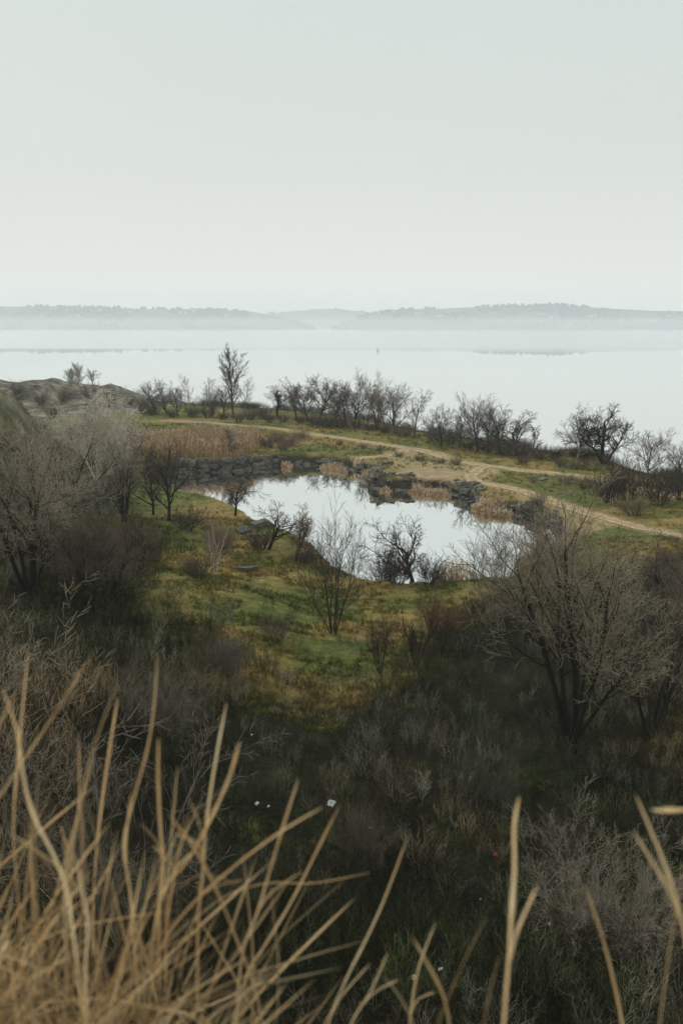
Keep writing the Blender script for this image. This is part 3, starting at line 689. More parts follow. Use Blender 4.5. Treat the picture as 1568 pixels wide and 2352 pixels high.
tree('bare_tree', 'fine twiggy tree leaning away from the big crooked tree', 1325, 1062, 940, 'round', 23, .0018, 4.0, 1.0, GREY, GREY, LAKEROW, lean=(-.22, 0))
tree('crooked_tree', 'big crooked tree with forked trunk and wide twisting limbs by the lake', 1385, 1066, 933, 'oak', 61, .0016, .1, .95, (.016, .014, .012), DARK)
tree('bare_tree', 'pale rounded tree beyond the reddish thicket by the lake', 1488, 1097, 988, 'round', 24, .002, 1.3, 1.0, (.13, .11, .10), (.16, .13, .12), LAKEROW)
tree('bare_tree', 'dark tree cut by the edge of the picture above the lake', 1568, 1112, 1012, 'round', 21, .002, 2.1, 1.0, DARK, BROWN, LAKEROW)
tree('bare_tree', 'faint grey tree filling the gap behind the low spreading tree', 512, 957, 885, 'round', 24, FAR, .9, 1.1, DARK, GREY, LAKEROW)
tree('bare_tree', 'small grey tree between the first two dark trees of the shore', 383, 952, 884, 'round', 21, FAR, 2.0, 1.1, DARK, GREY, LAKEROW)
tree('bare_tree', 'grey-brown tree between the grey round tree and the broad one', 706, 968, 888, 'round', 21, FAR, 3.0, 1.1, DARK, BROWN, LAKEROW)
tree('bare_tree', 'brown tree beside the tall arching one, shorter than it', 793, 977, 897, 'round', 23, FAR, .8, 1.1, DARK, BROWN, LAKEROW)
tree('bare_tree', 'small grey tree between the arching and the vase-shaped tree', 842, 984, 905, 'slender', 33, FAR, .8, 1.4, DARK, GREY, LAKEROW)
tree('bare_tree', 'slight tree filling the space before the rounded last-but-one', 886, 994, 915, 'slender', 32, FAR, 2.8, 1.5, DARK, GREY, LAKEROW)
tree('bare_tree', 'grey tree between the tallest second-row tree and the wide dark one', 1122, 1040, 938, 'round', 22, FAR, 4.6, .9, DARK, GREY, LAKEROW)
tree('bare_tree', 'low grey tree on the near side of the second row start', 1000, 1022, 962, 'round', 21, FAR, 1.6, 1.0, GREY, GREY, LAKEROW)
tree('bare_tree', 'grey twiggy tree on the slope between hill and reed bed', 300, 1045, 960, 'round', 21, .0022, 2.5, 1.1, GREY, (.33, .285, .235))
tree('bare_tree', 'greyish tree behind the pale bright one, below the hill', 165, 1060, 958, 'round', 24, .0020, 1.0, 1.2, DARK, (.38, .345, .29))
tree('bare_tree', 'low grey tree at the foot of the hill next to the mossy mound', 90, 1050, 962, 'round', 22, .0022, 3.7, 1.2, DARK, (.34, .32, .275))
tree('bare_tree', 'grey-crowned tree just beside the double-trunked pond tree', 285, 1200, 1010, 'fountain', 83, .0013, 4.0, .9, DARK, (.36, .32, .25))
tree('bare_tree', 'dull brown tree between the big leaning tree and the meadow', 215, 1400, 1175, 'spread', 82, .0012, 5.5, 1.1, DARK, (.20, .16, .12))
# round the pond
tree('sapling', 'bare sapling standing in the tan reed bed', 524, 1050, 984, 'round', 22, .0022, 2.0, .9, GREY, GREY)
tree('bare_tree', 'dark tree with two trunks at the pond end nearest the brush', 352, 1183, 1010, 'round', 23, .0016, .7, .95, DARK, BROWN)
tree('bare_tree', 'tree with branches spreading across the narrow end of the pond', 388, 1196, 1005, 'round', 24, .0014, 4.9, 1.05, DARK, BROWN)
tree('bare_tree', 'small dark tree on the point of the grassy bank, leaning over the water', 540, 1185, 1096, 'gnarled', 43, .0018, .3, .95, DARK, BROWN)
tree('bare_tree', 'dark tree with slanting trunk reaching out over the pond', 616, 1262, 1150, 'gnarled', 41, .0018, .2, 1.1, DARK, BROWN, lean=(.42, 0))
tree('bare_tree', 'bushy brown tree right behind the slanting one at the pond edge', 680, 1290, 1160, 'gnarled', 42, .0018, 1.4, .9, DARK, RUST, lean=(.15, 0))
tree('bare_tree', 'round-headed crooked dark tree standing alone against the pond water', 952, 1335, 1184, 'gnarled', 44, .0017, 3.4, .95, (.016, .014, .013), DARK)
tree('sapling', 'young many-stemmed tree in the open meadow, vase shaped', 766, 1455, 1180, 'vase', 52, .0013, .9, .9, (.050, .046, .038), (.13, .112, .088))
tree('birch_tree', 'white-stemmed birch at the meadow edge', 494, 1322, 1190, 'birch', 71, .0018, 1.1, 1.1, (.62, .58, .52), (.30, .25, .21))
tree('bare_tree', 'small dark low tree in the brush before the grassy bank', 312, 1292, 1178, 'round', 22, .0018, 3.1, 1.5, DARK, BROWN)
tree('sapling', 'thin upright sapling in the brush below the meadow', 872, 1545, 1400, 'vase', 51, .0016, 2.2, .8, DARK, BROWN)
tree('sapling', 'grey thin sapling beside a rusty bush', 955, 1530, 1415, 'vase', 53, .0018, 3.9, .8, DARK, BROWN)
# the right-hand side
tree('bare_tree', 'biggest tree, many dark stems fanning from one foot amid the brush', 1312, 1725, 1155, 'fountain', 81, .0009, .4, .88, (.024, .023, .016), (.38, .33, .235))
tree('bare_tree', 'thin-stemmed tall tree beside the biggest one, near the picture edge', 1492, 1690, 1330, 'vase', 53, .0010, .3, .85, (.035, .032, .026), GREY)
tree('bare_tree', 'tree with thin twigs at the picture edge by the sandy track', 1590, 1480, 1190, 'spread', 82, .0012, 2.0, .9, DARK, (.27, .215, .17))
tree('bare_tree', 'light twiggy tree in front of the pond beside the biggest tree', 1135, 1420, 1195, 'vase', 52, .0011, 2.6, 1.1, GREY, (.14, .12, .10))
tree('bare_tree', 'pinkish brown bushy tree behind the biggest tree', 1262, 1400, 1200, 'spread', 82, .0012, 4.1, .9, BROWN, (.30, .235, .175))
# the left-hand side
tree('bare_tree', 'big leaning dark-trunked tree with a grey crown, close to the picture edge', 70, 1380, 985, 'fountain', 82, .0011, .9, .95, (.022, .021, .016), (.40, .355, .27))
tree('bare_tree', 'dark forked tree with a wide grey crown before the hill', 185, 1250, 965, 'round', 24, .0011, 3.6, 1.2, (.026, .025, .018), (.42, .37, .28))
tree('bare_tree', 'pale bright-limbed tree rising above the brush below the hill', 232, 1135, 908, 'fountain', 83, .0015, 1.9, .95, (.60, .56, .48), (.82, .76, .66))
tree('bare_tree', 'light grey tree between the pale bright one and the picture edge', 105, 1150, 985, 'round', 22, .0014, 5.1, 1.2, DARK, (.38, .35, .29))
tree('bare_tree', 'reddish grey tree below the mossy mound', 30, 1150, 985, 'round', 23, .0014, 2.8, 1.3, BROWN, (.34, .275, .215))
tree('bare_tree', 'near tree with pinkish twigs rising behind the dry grass', 60, 1, 1, 'birch', 72, .0010, 4.4, 1.1, (.060, .055, .038), (.26, .22, .17), pos=(-10.0, 25.5), H=10.6)
tree('bare_tree', 'near slim tree with bent pale top branches behind the tall grass blades', 60, 1, 1, 'birch', 72, .0011, 1.0, 1.2, (.16, .145, .12), (.24, .205, .165), pos=(-6.4, 24.0), H=7.6)
tree('bare_tree', 'near mossy tree with thin twigs, lowest at the picture edge', 60, 1, 1, 'round', 24, .0009, 2.0, 1.2, (.07, .07, .04), (.22, .19, .13), pos=(-10.5, 19.5), H=7.6)

# ------------------------------------------------------------------ shrubs one can pick out
SH = []
for s in range(4):
    (v, f), c = tree_mesh('shrub', 100 + s, .0042); V, F = join([(v, f), c]); me = mesh_np('shrub', V, F, True); attr(me, 'age', np.concatenate(age)); me.materials.append(M['twig']); SH.append(me)
for s in range(2):
    (v, f), c = tree_mesh('finebush', 140 + s, .0010); V, F = join([(v, f), c]); me = mesh_np('shrub_fine', V, F, True); attr(me, 'age', np.concatenate(age)); me.materials.append(M['twig']); SH.append(me)
def shrub(px, py, H, v, col, label, group=None, wide=1.2, name='shrub', cat='shrub'):
    b = ground_at(px, py)
    o = obj(name, SH[v], loc=(b[0], b[1], b[2] - .08), color=tuple(min(.6, 1.7 * q) for q in col)); o.scale = (H * wide, H * wide, H); o.rotation_euler.z = random.uniform(0, 6.28)
    return tag(o, label, cat, group)
shrub(1440, 1150, 6.2, 2, (.085, .055, .050), 'big reddish brown thicket bush before the lake', wide=.95)
shrub(1402, 1158, 4.6, 1, (.060, .048, .042), 'dark grown-out bush on the track side of the reddish thicket', wide=1.0)
shrub(1510, 1160, 4.6, 0, (.055, .045, .040), 'dark bush between the reddish thicket and the picture edge', wide=1.1)
shrub(1568, 1150, 4.5, 3, (.050, .042, .036), 'dark bush at the picture edge below the lake')
shrub(880, 1336, 3.2, 1, (.065, .046, .036), 'brown bush at the pond edge before the lone crooked tree', wide=1.0)
shrub(912, 1342, 3.4, 0, (.058, .042, .034), 'brown bush hugging the foot of the lone crooked tree', wide=1.0)
shrub(985, 1343, 2.8, 2, (.050, .037, .030), 'dark bush just past the lone crooked tree at the pond', wide=1.0)
shrub(1015, 1337, 2.2, 3, (.075, .055, .042), 'smaller brown bush by the sparse reeds of the near shore', wide=1.0)
shrub(1003, 1462, 3.3, 3, (.125, .066, .038), 'rust red bush at the lower edge of the meadow', wide=.9)
shrub(1395, 2215, 4.8, 5, (.20, .175, .14), 'large pale grey round bush low in the dark thicket', wide=1.0)
shrub(1290, 2010, 2.8, 4, (.05, .048, .034), 'tall thin green-grey bush behind the large pale one', wide=.7)
shrub(830, 2010, 3.0, 4, (.085, .075, .058), 'slender pale bush in the middle of the dark thicket', wide=.7)
shrub(1130, 1860, 2.4, 5, (.075, .072, .055), 'pale twiggy bush below the biggest tree', wide=.9)
shrub(515, 1560, 3.0, 4, (.10, .085, .066), 'pale bush on the dark slope under the meadow', wide=.9)
shrub(365, 1700, 3.8, 5, (.13, .115, .09), 'pale curved-branched bush beyond the tall grass blades', wide=.9)
shrub(510, 1265, 2.6, 1, (.16, .10, .075), 'pinkish bush behind the white birch', wide=1.1)
shrub(430, 1220, 2.9, 0, (.085, .065, .050), 'brown bush on the grassy knoll over the pond', wide=1.1)
shrub(455, 1330, 2.2, 2, (.10, .075, .055), 'low brown bush at the foot of the white birch', wide=1.2)
shrub(600, 1262, 2.4, 3, (.060, .048, .038), 'dark low bush under the slanting pond tree', wide=1.3)
shrub(705, 1295, 2.3, 2, (.12, .085, .070), 'pinkish brown bush at the foot of the bushy pond tree', wide=1.1)
shrub(640, 1475, 2.2, 4, (.085, .064, .054), 'reddish grey bush at the meadow side nearest the dark slope', wide=1.2)
shrub(1180, 1185, 1.9, 1, (.075, .06, .05), 'small dark bush between reeds and rocks on the far bank', wide=.9)
shrub(297, 893, 2.6, 2, (.040, .040, .040), 'dark round bush alone on the falling hill crest', wide=1.2)
shrub(600, 960, 3.0, 0, (.07, .06, .05), 'grey bush by the gap of open water in the shore row', wide=1.3)
shrub(1235, 1168, 2.2, 2, (.12, .10, .085), 'pale bush on the rocks at the pond end', wide=1.0)
g_ = np.random.default_rng(5)
for px, what in [(350, 'hill-foot dark tree'), (395, 'bushy blunt-topped tree'), (440, 'thin pale tree'), (478, 'thin tree with pointed tip'), (512, 'low spreading tree before the poplar'), (548, 'tall poplar'), (575, 'slim grey tree beyond the poplar'),
                 (618, 'gap of open water'), (650, 'small crooked dark tree'), (690, 'grey round tree'), (722, 'broad brownish tree'), (750, 'gap between the two brownish trees'), (782, 'dense brown tree'), (820, 'tall arching tree'),
                 (850, 'open vase-shaped tree'), (885, 'forked tree and its rounded neighbour'), (925, 'rounded last-but-one tree'), (1000, 'bushy tree starting the second row'), (1035, 'slim tree of the second row'), (1075, 'tallest tree of the second row'),
                 (1120, 'gap after the tallest second-row tree'), (1160, 'wide dark tree of the second row'), (1200, 'low-branched tree of the second row'), (1240, 'short ragged tree closing the second row'), (1275, 'open water before the big crooked tree')]:
    py = np.interp(px, [330, 480, 590, 700, 830, 960, 1100, 1290], [958, 966, 972, 978, 990, 1012, 1040, 1064]) - g_.uniform(0, 7)
    shrub(px, py, g_.uniform(1.9, 3.2), int(g_.integers(0, 4)), tuple(np.array((.085, .068, .058)) * g_.uniform(.7, 1.4)), 'low brown-grey bush by the ' + what, 'bushes under the lakeside trees', g_.uniform(1.2, 1.6))
for px, py, H, what in [(780, 1022, 1.0, 'low heathery bush on the grass strip above the pond road, towards the reeds'), (835, 1030, 1.1, 'low heathery bush in the middle of the upper grass strip'), (872, 1036, .9, 'low heathery bush where the upper grass strip ends'),
                        (915, 1050, 1.1, 'low green-grey bush at the fork of the sandy tracks'), (965, 1058, 1.2, 'low green-grey bush in the middle of the green island between tracks'), (1015, 1064, 1.0, 'low green-grey bush near the end of the green island'), (1047, 1068, 1.6, 'thin taller twig bush at the end of the green island'),
                        (615, 1028, 2.4, 'reddish brush right at the end of the tan reed bed'), (640, 1018, 2.3, 'reddish brush a little beyond the reed bed end'), (665, 1024, 2.1, 'reddish brush nearest the upper grass strip'), (650, 1035, 1.8, 'low reddish brush over the rock wall'), (690, 1008, 2.0, 'reddish brush at the lakeside track bend'),
                        (1225, 1108, 1.1, 'low dry bush beside the rough grey rock'), (1300, 1112, 1.5, 'grey bush between the two sandy tracks'), (1345, 1122, 1.9, 'darker grey bush near the reddish thicket, between the tracks'), (1385, 1136, 2.2, 'grey twiggy bush in front of the reddish thicket'),
                        (1200, 1066, 1.5, 'greenish bush on the lake side of the main track'), (1290, 1072, 1.6, 'greenish bush under the big crooked tree'), (1330, 1078, 1.5, 'low dark bush at the foot of the big crooked tree'), (1455, 1185, 2.4, 'dark twiggy bush between track and picture edge')]:
    col = (.15, .095, .075) if 600 < px < 700 else (.12, .105, .07)
    shrub(px, py, H, int(g_.integers(0, 4)), tuple(np.array(col) * g_.uniform(.8, 1.25)), what, 'small bushes beside the tracks', g_.uniform(1.3, 1.9))
for px, py, what in [(40, 905, 'grey bush high on the hill flank near the picture edge'), (95, 930, 'grey bush half way down the hill flank'), (150, 925, 'grey bush under the hilltop trees'), (205, 915, 'grey-green bush on the crest side of the hill flank'), (255, 925, 'dark bush in the middle of the hill flank'), (300, 930, 'grey bush near the falling end of the hill'), (330, 950, 'grey bush at the foot of the hill beside the shore trees'), (120, 960, 'grey bush low on the hill flank')]:
    shrub(px, py, g_.uniform(2.6, 4.2), int(g_.integers(0, 4)), tuple(np.array((.12, .11, .095)) * g_.uniform(.6, 1.3)), what, 'bushes on the hill flank', g_.uniform(1.0, 1.4))

# ------------------------------------------------------------------ thicket and meadow grass (nobody could count them)
BR = []
for s in range(7):
    (v, f), c = tree_mesh('brush', 200 + s, .0030); V, F = join([(v, f), c]); me = mesh_np('brush', V, F, True); me.materials.append(M['brush']); BR.append(me)
for s in range(5):
    (v, f), c = tree_mesh('brush', 230 + s, .0042); V, F = join([(v, f), c]); me = mesh_np('brush', V, F, True); me.materials.append(M['sapling']); BR.append(me)
brc = variants('brush', BR)
g_ = np.random.default_rng(15)
n = 11500
aa = R(1) * g_.uniform(-30, 30, n); rr = np.sqrt(g_.uniform(17 ** 2, 235 ** 2, n))
rr = np.where(g_.random(n) < .55, g_.uniform(17, 100, n), rr)
x, y = rr * np.sin(aa), rr * np.cos(aa)
ok = np.zeros(n, bool); inside = np.minimum(sdist(x, y, THICK[0]), sdist(x, y, THICK[1]))
clump = fbm(x / 6, y / 6, 3, 61)
ok |= (inside + 10 * clump < 0) | ((y < 33) & (y > 17))
ok |= (inside < 5) & (g_.random(n) < .10)
p_sparse = (y > 60) & (y < 95) & (g_.random(n) < .05); ok |= p_sparse
z = height(x, y); ok &= (z > .35) & (sdist(x, y, HILLZ) > 0)
belt = np.abs(sdist(x, y, LAKE)); ok |= (z > .5) & (belt < 8) & (belt > .8) & (y > 110) & (g_.random(n) < .9)
ok |= (z > 2) & (sdist(x, y, HILLZ) < 0) & (g_.random(n) < .30)
nb = 3800; Ls = np.array([p for p in LAKE_SHORE if -75 < p[0] < 75]); k = g_.integers(0, len(Ls) - 1, nb); f = g_.random(nb)[:, None]
bx = Ls[k] * (1 - f) + Ls[k + 1] * f; bx = bx - np.stack([np.zeros(nb), g_.gamma(2.0, 2.6, nb)], 1); bz = height(bx[:, 0], bx[:, 1]); rdb = np.full(nb, 9.)
for _, (w, l) in ROADW.items(): rdb = np.minimum(rdb, dist_line(bx[:, 0], bx[:, 1], l) - w)
bpx, bpy_ = proj(np.stack([bx[:, 0], bx[:, 1], bz], 1)); bk = (bz > .25) & ~((bpx > 958) & (bpx < 988)) & (rdb > 1.2) & (fbm(bx[:, 0] / 5, bx[:, 1] / 5, 3, 67) + .12 > 0)
nm = 2600; mx_, my_ = g_.uniform(-30, 30, nm), g_.uniform(52, 108, nm); mz = height(mx_, my_); mk_ = (mz > .35) & (fbm(mx_ / 4, my_ / 4, 3, 68) > 0)
x = np.concatenate([x[ok], bx[bk, 0], mx_[mk_]]); y = np.concatenate([y[ok], bx[bk, 1], my_[mk_]]); z = np.concatenate([z[ok], bz[bk], mz[mk_]])
nsmall = int(mk_.sum()); nbelt = int(bk.sum())
scs = g_.uniform(.55, 1.45, len(x)) * (1 + .8 * smooth(-3, -16, x)) * (1 + .5 * smooth(34, 26, y)) * (1 + .5 * fbm(x / 10, y / 10, 2, 65))
scs[len(scs) - nsmall:] = g_.uniform(.18, .5, nsmall); scs[len(scs) - nsmall - nbelt:len(scs) - nsmall] = g_.uniform(.7, 1.9, nbelt)
vr = g_.integers(0, 7, len(x))
nn_ = 1000; sx_, sy_ = g_.uniform(-26, 30, nn_), 24 + 44 * g_.random(nn_) ** 1.2; sz_ = height(sx_, sy_)
kk = (np.minimum(sdist(sx_, sy_, THICK[0]), sdist(sx_, sy_, THICK[1])) < 1) & (np.abs(sx_) < sy_ * .45 + 2) & (fbm(sx_ / 5, sy_ / 5, 3, 81) > -.05)
x = np.concatenate([x, sx_[kk]]); y = np.concatenate([y, sy_[kk]]); z = np.concatenate([z, sz_[kk]]); vr = np.concatenate([vr, g_.integers(7, 12, int(kk.sum()))]); scs = np.concatenate([scs, g_.uniform(.9, 2.2, int(kk.sum()))])
mound = (x < -36) & (y > 170) & (y < 204); x, y, z, vr, scs = x[~mound], y[~mound], z[~mound], vr[~mound], scs[~mound]
scatter('undergrowth', np.stack([x, y, z - .05], 1), scs, brc, 12, 'tangled grey-brown undergrowth of bare thin stems', 'undergrowth', 4, .10, vr)
print('brush', len(x))

def tuft_mesh(seed, nb=11):
    g = np.random.default_rng(seed); V, F = [], []
    for i in range(nb):
        az = g.uniform(0, 6.28); b = np.array([g.normal() * .35, g.normal() * .35, -.03]); d = np.array([math.cos(az), math.sin(az), 0]) * g.uniform(.1, .8); h = g.uniform(.5, 1.0); w = np.array([-math.sin(az), math.cos(az), 0]) * .06
        k = len(V); V += [b - w, b + w, b + d * .35 + (0, 0, h * .65) + w * .6, b + d * .35 + (0, 0, h * .65) - w * .6, b + d + (0, 0, h)]; F += [(k, k + 1, k + 2, k + 3), (k + 3, k + 2, k + 4, k + 4)]
    V = np.array(V); q = np.array([f for f in F if f[2] != f[3]]); t = np.array([f[:3] for f in F if f[2] == f[3]])
    me = mesh_np('tuft', V, [q, t]); me.materials.append(M['tuft']); return me
tfc = variants('tuft', [tuft_mesh(s) for s in range(6)])
n = 90000
aa = R(1) * g_.uniform(-24, 24, n); rr = np.where(g_.random(n) < .7, np.sqrt(g_.uniform(38 ** 2, 112 ** 2, n)), np.sqrt(g_.uniform(112 ** 2, 220 ** 2, n)))
x, y = rr * np.sin(aa), rr * np.cos(aa); z = height(x, y)
rd = np.full(n, 9.); 
for k, (w, l) in ROADW.items(): rd = np.minimum(rd, dist_line(x, y, l) - w)
ok = (z > .3) & (rd > .3) & (fbm(x / 3, y / 3, 3, 71) > -.06) & ((sdist(x, y, THICK[0]) > -3) | (fbm(x / 7, y / 7, 2, 72) > .12)) & (sdist(x, y, BARE[0]) > .5)
x, y, z = x[ok], y[ok], z[ok]
scatter('meadow_grass', np.stack([x, y, z], 1), (.09 + .34 * g_.random(len(x)) ** 2) * (1 + .5 * smooth(110, 160, y)), tfc, 6, 'short mossy and dry grass of the meadow round the pond', 'grass', 8, .1)

# ------------------------------------------------------------------ rocks
def rock_mesh(seed, npts=15, flatk=.75):
    import bmesh
    g = np.random.default_rng(seed); bm = bmesh.new()
    P = np.array([(a, b, c) for a in (-1, 1) for b in (-1, 1) for c in (-1, 1)], float) * (1, .9, flatk) + g.normal(size=(8, 3)) * .22
    P = np.concatenate([P, norm(g.normal(size=(npts - 8, 3))) * (1.15, 1.05, flatk * 1.1)]) * .82
    for p in P: bm.verts.new(p)
    r = bmesh.ops.convex_hull(bm, input=bm.verts[:])
    bmesh.ops.delete(bm, geom=[v for v in bm.verts if not v.link_faces], context='VERTS')
    bmesh.ops.bevel(bm, geom=bm.edges[:], offset=.05, segments=1, affect='EDGES')
    me = bpy.data.meshes.new('rock'); bm.to_mesh(me); bm.free(); me.materials.append(M['stone']); return me
RK = [rock_mesh(s, 12 + s % 5, .6 + .05 * (s % 6)) for s in range(9)]
def rock_line(name, pts, n, smin, smax, rise, label, spread=.7, inward=0.0):
    root = obj(name, None, loc=(0, 0, 0), kind='structure', label=label)
    L = lerp_line([at(a, b, 0)[:2] for a, b in pts], 200); first = True
    tg = np.gradient(L, axis=0); nr = norm(np.stack([-tg[:, 1], tg[:, 0]], 1))
    c = pc
    for i in range(n):
        k = random.randrange(200); p = L[k]; nn = nr[k] if np.dot(nr[k], p - c) > 0 else -nr[k]
        q = random.random(); s = .40 * (smin * .5 + (smax * 1.9 - smin * .5) * random.random() ** 2.8)
        xy = p + nn * (inward + q * spread); z = max(float(height(xy[0], xy[1])), -.25) + s * random.uniform(-.10, .22)
        o = obj('rock', RK[random.randrange(len(RK))], None, root, (xy[0], xy[1], z)); o.rotation_euler = (random.uniform(-.2, .2), random.uniform(-.2, .2), math.atan2(tg[k][1], tg[k][0]) + random.gauss(0, .45)); o.scale = (s * random.uniform(1.0, 1.7), s * random.uniform(.8, 1.1), s * random.uniform(.6, 1.0))
    return root
rock_line('rock_embankment', [(375, 1086), (430, 1087), (476, 1085), (520, 1083), (556, 1080), (590, 1075), (625, 1070)], 280, .45, 1.0, 1.6, 'stepped wall of grey rocks along the far pond bank', 1.0, -.35)
rock_line('rock_embankment', [(625, 1070), (674, 1067), (740, 1069), (800, 1077), (853, 1088)], 170, .40, .9, 1.3, 'dark broken rocks edging the pond under the reeds', .9, -.35)
rock_line('rock_spit', [(880, 1092), (853, 1102), (842, 1112), (856, 1119), (906, 1124), (949, 1123)], 150, .65, 1.3, 1.0, 'heap of pale and grey boulders jutting into the pond', 3.4, -1.3)
rock_line('rock_embankment', [(1015, 1129), (1050, 1137), (1081, 1146), (1092, 1158)], 75, .5, 1.0, 1.2, 'dark rocks between the two reed clumps', 1.7, -.35)
rock_line('rock_embankment', [(1160, 1174), (1193, 1184), (1232, 1189), (1262, 1201), (1284, 1224)], 130, .4, .9, 1.2, 'rocks at the pond end beyond the last reed clump', 1.3, -.4)
def boulder(px, py, s, sq, label, v, z=0):
    b = ground_at(px, py); o = obj('boulder', RK[v], loc=(b[0], b[1], b[2] + s * .04 + z)); o.scale = (s * 1.3, s, s * sq); o.rotation_euler = (.1, .1, v * 1.3); return tag(o, label, 'boulder')
boulder(600, 1207, 1.05, .8, 'square grey boulder at the tip of the grassy bank over the pond', 3)
boulder(560, 1222, .8, .6, 'rounded dark boulder on the bank just below the square one', 4)
boulder(583, 1232, .7, .55, 'small dark boulder half sunk in grass under the square one', 5)
boulder(742, 1256, .7, .6, 'small rock on the bank edge beside the bushy pond tree', 6)
boulder(775, 1275, .65, .6, 'small rock on the bank edge in front of the vase-shaped sapling', 7)
boulder(560, 1310, .9, .5, 'dark mossy rock next to the white birch', 2)
boulder(520, 1500, 1.0, .5, 'dark rock in the brush on the slope', 8)
boulder(1245, 1102, .8, .45, 'rough grey rock lying in grass between the sandy tracks', 3)
boulder(1215, 1098, .4, .6, 'small pale stone in grass near the rough grey rock', 5)

# ------------------------------------------------------------------ reeds
def reed_bed(name, label, poly_px, n, h0, h1, seed, z0=1.6, tone=1.0):
    g = np.random.default_rng(seed); poly = pxpoly(poly_px, z0); A = np.array(poly); lo, hi = A.min(0), A.max(0)
    pts = []
    while sum(len(p) for p in pts) < n:
        q = g.uniform(lo - 2, hi + 2, (n, 2)); sd = sdist(q[:, 0], q[:, 1], poly) + 2.0 * fbm(q[:, 0] / 2, q[:, 1] / 2, 2, seed) + g.exponential(.5, n) - .5
        pts.append(q[(sd < 0) & ((height(q[:, 0], q[:, 1]) < .7) | (z0 > 1))])
    q = np.concatenate(pts)[:n]; z = np.maximum(height(q[:, 0], q[:, 1]), -.3)
    c = q.mean(0); base = np.array([c[0], c[1], float(z.mean())])
    H = g.uniform(h0, h1, n) * (.5 + .8 * vnoise(q[:, 0] / 1.6, q[:, 1] / 1.6, seed)) * (.62 + .38 * smooth(.1, -.9, sdist(q[:, 0], q[:, 1], poly))); ln = g.normal(size=(n, 2)) * .17 + (.05, 0)
    P = np.zeros((n, 4, 3)); t = np.array([0, .4, .75, 1.0])
    P[:, :, 0] = q[:, :1] + ln[:, :1] * H[:, None] * t ** 2; P[:, :, 1] = q[:, 1:] + ln[:, 1:] * H[:, None] * t ** 2; P[:, :, 2] = z[:, None] - .05 + H[:, None] * t
    P -= base
    V, F = tubes(P, np.tile(np.array([.022, .020, .018, .012]), (n, 1)), 3)
    root = obj(name, None, loc=base)
    me = mesh_np('reed_stems', V, F, True); attr(me, 'tone', np.repeat(g.random(n), 12)); obj('stems', me, M['reed'], root, kind='stuff')
    # long drooping leaves
    m = n * 2; k = g.integers(0, n, m); tt = g.uniform(.2, .85, m)[:, None]; p0 = P[k, 0] * (1 - tt) + P[k, 3] * tt; az = g.uniform(0, 6.28, m); d = np.stack([np.cos(az), np.sin(az), g.uniform(.3, 1.6, m)], 1); ll = g.uniform(.3, .65, m)[:, None]
    Q = np.stack([p0, p0 + d * ll * .5, p0 + d * ll * .9 + np.array([0, 0, -.12])], 1)
    V, F = tubes(Q, np.tile(np.array([.018, .020, .004]), (m, 1)), 3); me = mesh_np('reed_leaves', V, F, True); attr(me, 'tone', np.repeat(g.random(m), 9)); obj('leaves', me, M['reed'], root, kind='stuff')
    k = np.nonzero(g.random(n) < .45)[0]; tip = P[k, 3]; dd = np.concatenate([ln[k] * 2, np.ones((len(k), 1))], 1)
    Q = np.stack([tip, tip + dd * .14, tip + dd * .32], 1); V, F = tubes(Q, np.tile(np.array([.02, .055, .008]), (len(k), 1)), 4); obj('plumes', mesh_np('reed_plumes', V, F, True), M['plume'], root, kind='stuff')
    return tag(root, label, 'reeds')
reed_bed('reed_bed', 'wide tan reed bed behind the rock wall of the pond', [(400, 1054), (470, 1057), (560, 1049), (592, 1036), (600, 1012), (540, 1008), (440, 1012), (400, 1025)], 2600, 2.2, 3.1, 1, 2.0)
reed_bed('reed_bed', 'duller reed bed among bare branches under the pale tree', [(270, 1050), (400, 1050), (410, 1020), (330, 1010), (270, 1020)], 1500, 1.7, 2.5, 2, 2.5)
reed_bed('reed_clump', 'tan reed clump beside the heap of boulders at the pond', [(945, 1127), (990, 1134), (1028, 1136), (1030, 1121), (985, 1116), (950, 1116)], 420, .9, 1.35, 3, .4)
reed_bed('reed_clump', 'bushy orange-tan reed clump overhanging the pond between rocks', [(1088, 1170), (1120, 1179), (1162, 1181), (1168, 1164), (1130, 1156), (1092, 1156)], 600, 1.1, 1.7, 4, .4)
reed_bed('reed_clump', 'reddish reed patch at the back of the pond', [(738, 1072), (795, 1081), (800, 1066), (750, 1058)], 240, .8, 1.3, 5, .5)
reed_bed('reed_clump', 'single thin tuft of reeds on the far pond wall', [(650, 1070), (664, 1070), (666, 1062), (652, 1062)], 50, 1.1, 1.6, 6, .5)
reed_bed('reed_clump', 'small reed tuft at the neck of the boulder heap', [(832, 1088), (855, 1092), (862, 1084), (838, 1078)], 110, .8, 1.3, 7, .5)
reed_bed('reed_clump', 'tiny rosy reed tuft on top of the boulder heap', [(874, 1116), (890, 1117), (892, 1104), (878, 1104)], 60, .7, 1.1, 8, 1.1)
reed_bed('reed_clump', 'sparse thin reeds in the near shallows of the pond', [(1000, 1335), (1075, 1332), (1100, 1322), (1060, 1310), (1010, 1318)], 120, 1.2, 2.3, 9, .1)
reed_bed('reed_clump', 'pinkish dry reeds behind the biggest tree at the pond end', [(1190, 1310), (1290, 1290), (1320, 1260), (1270, 1262), (1200, 1290)], 700, 1.6, 2.6, 10, .4)

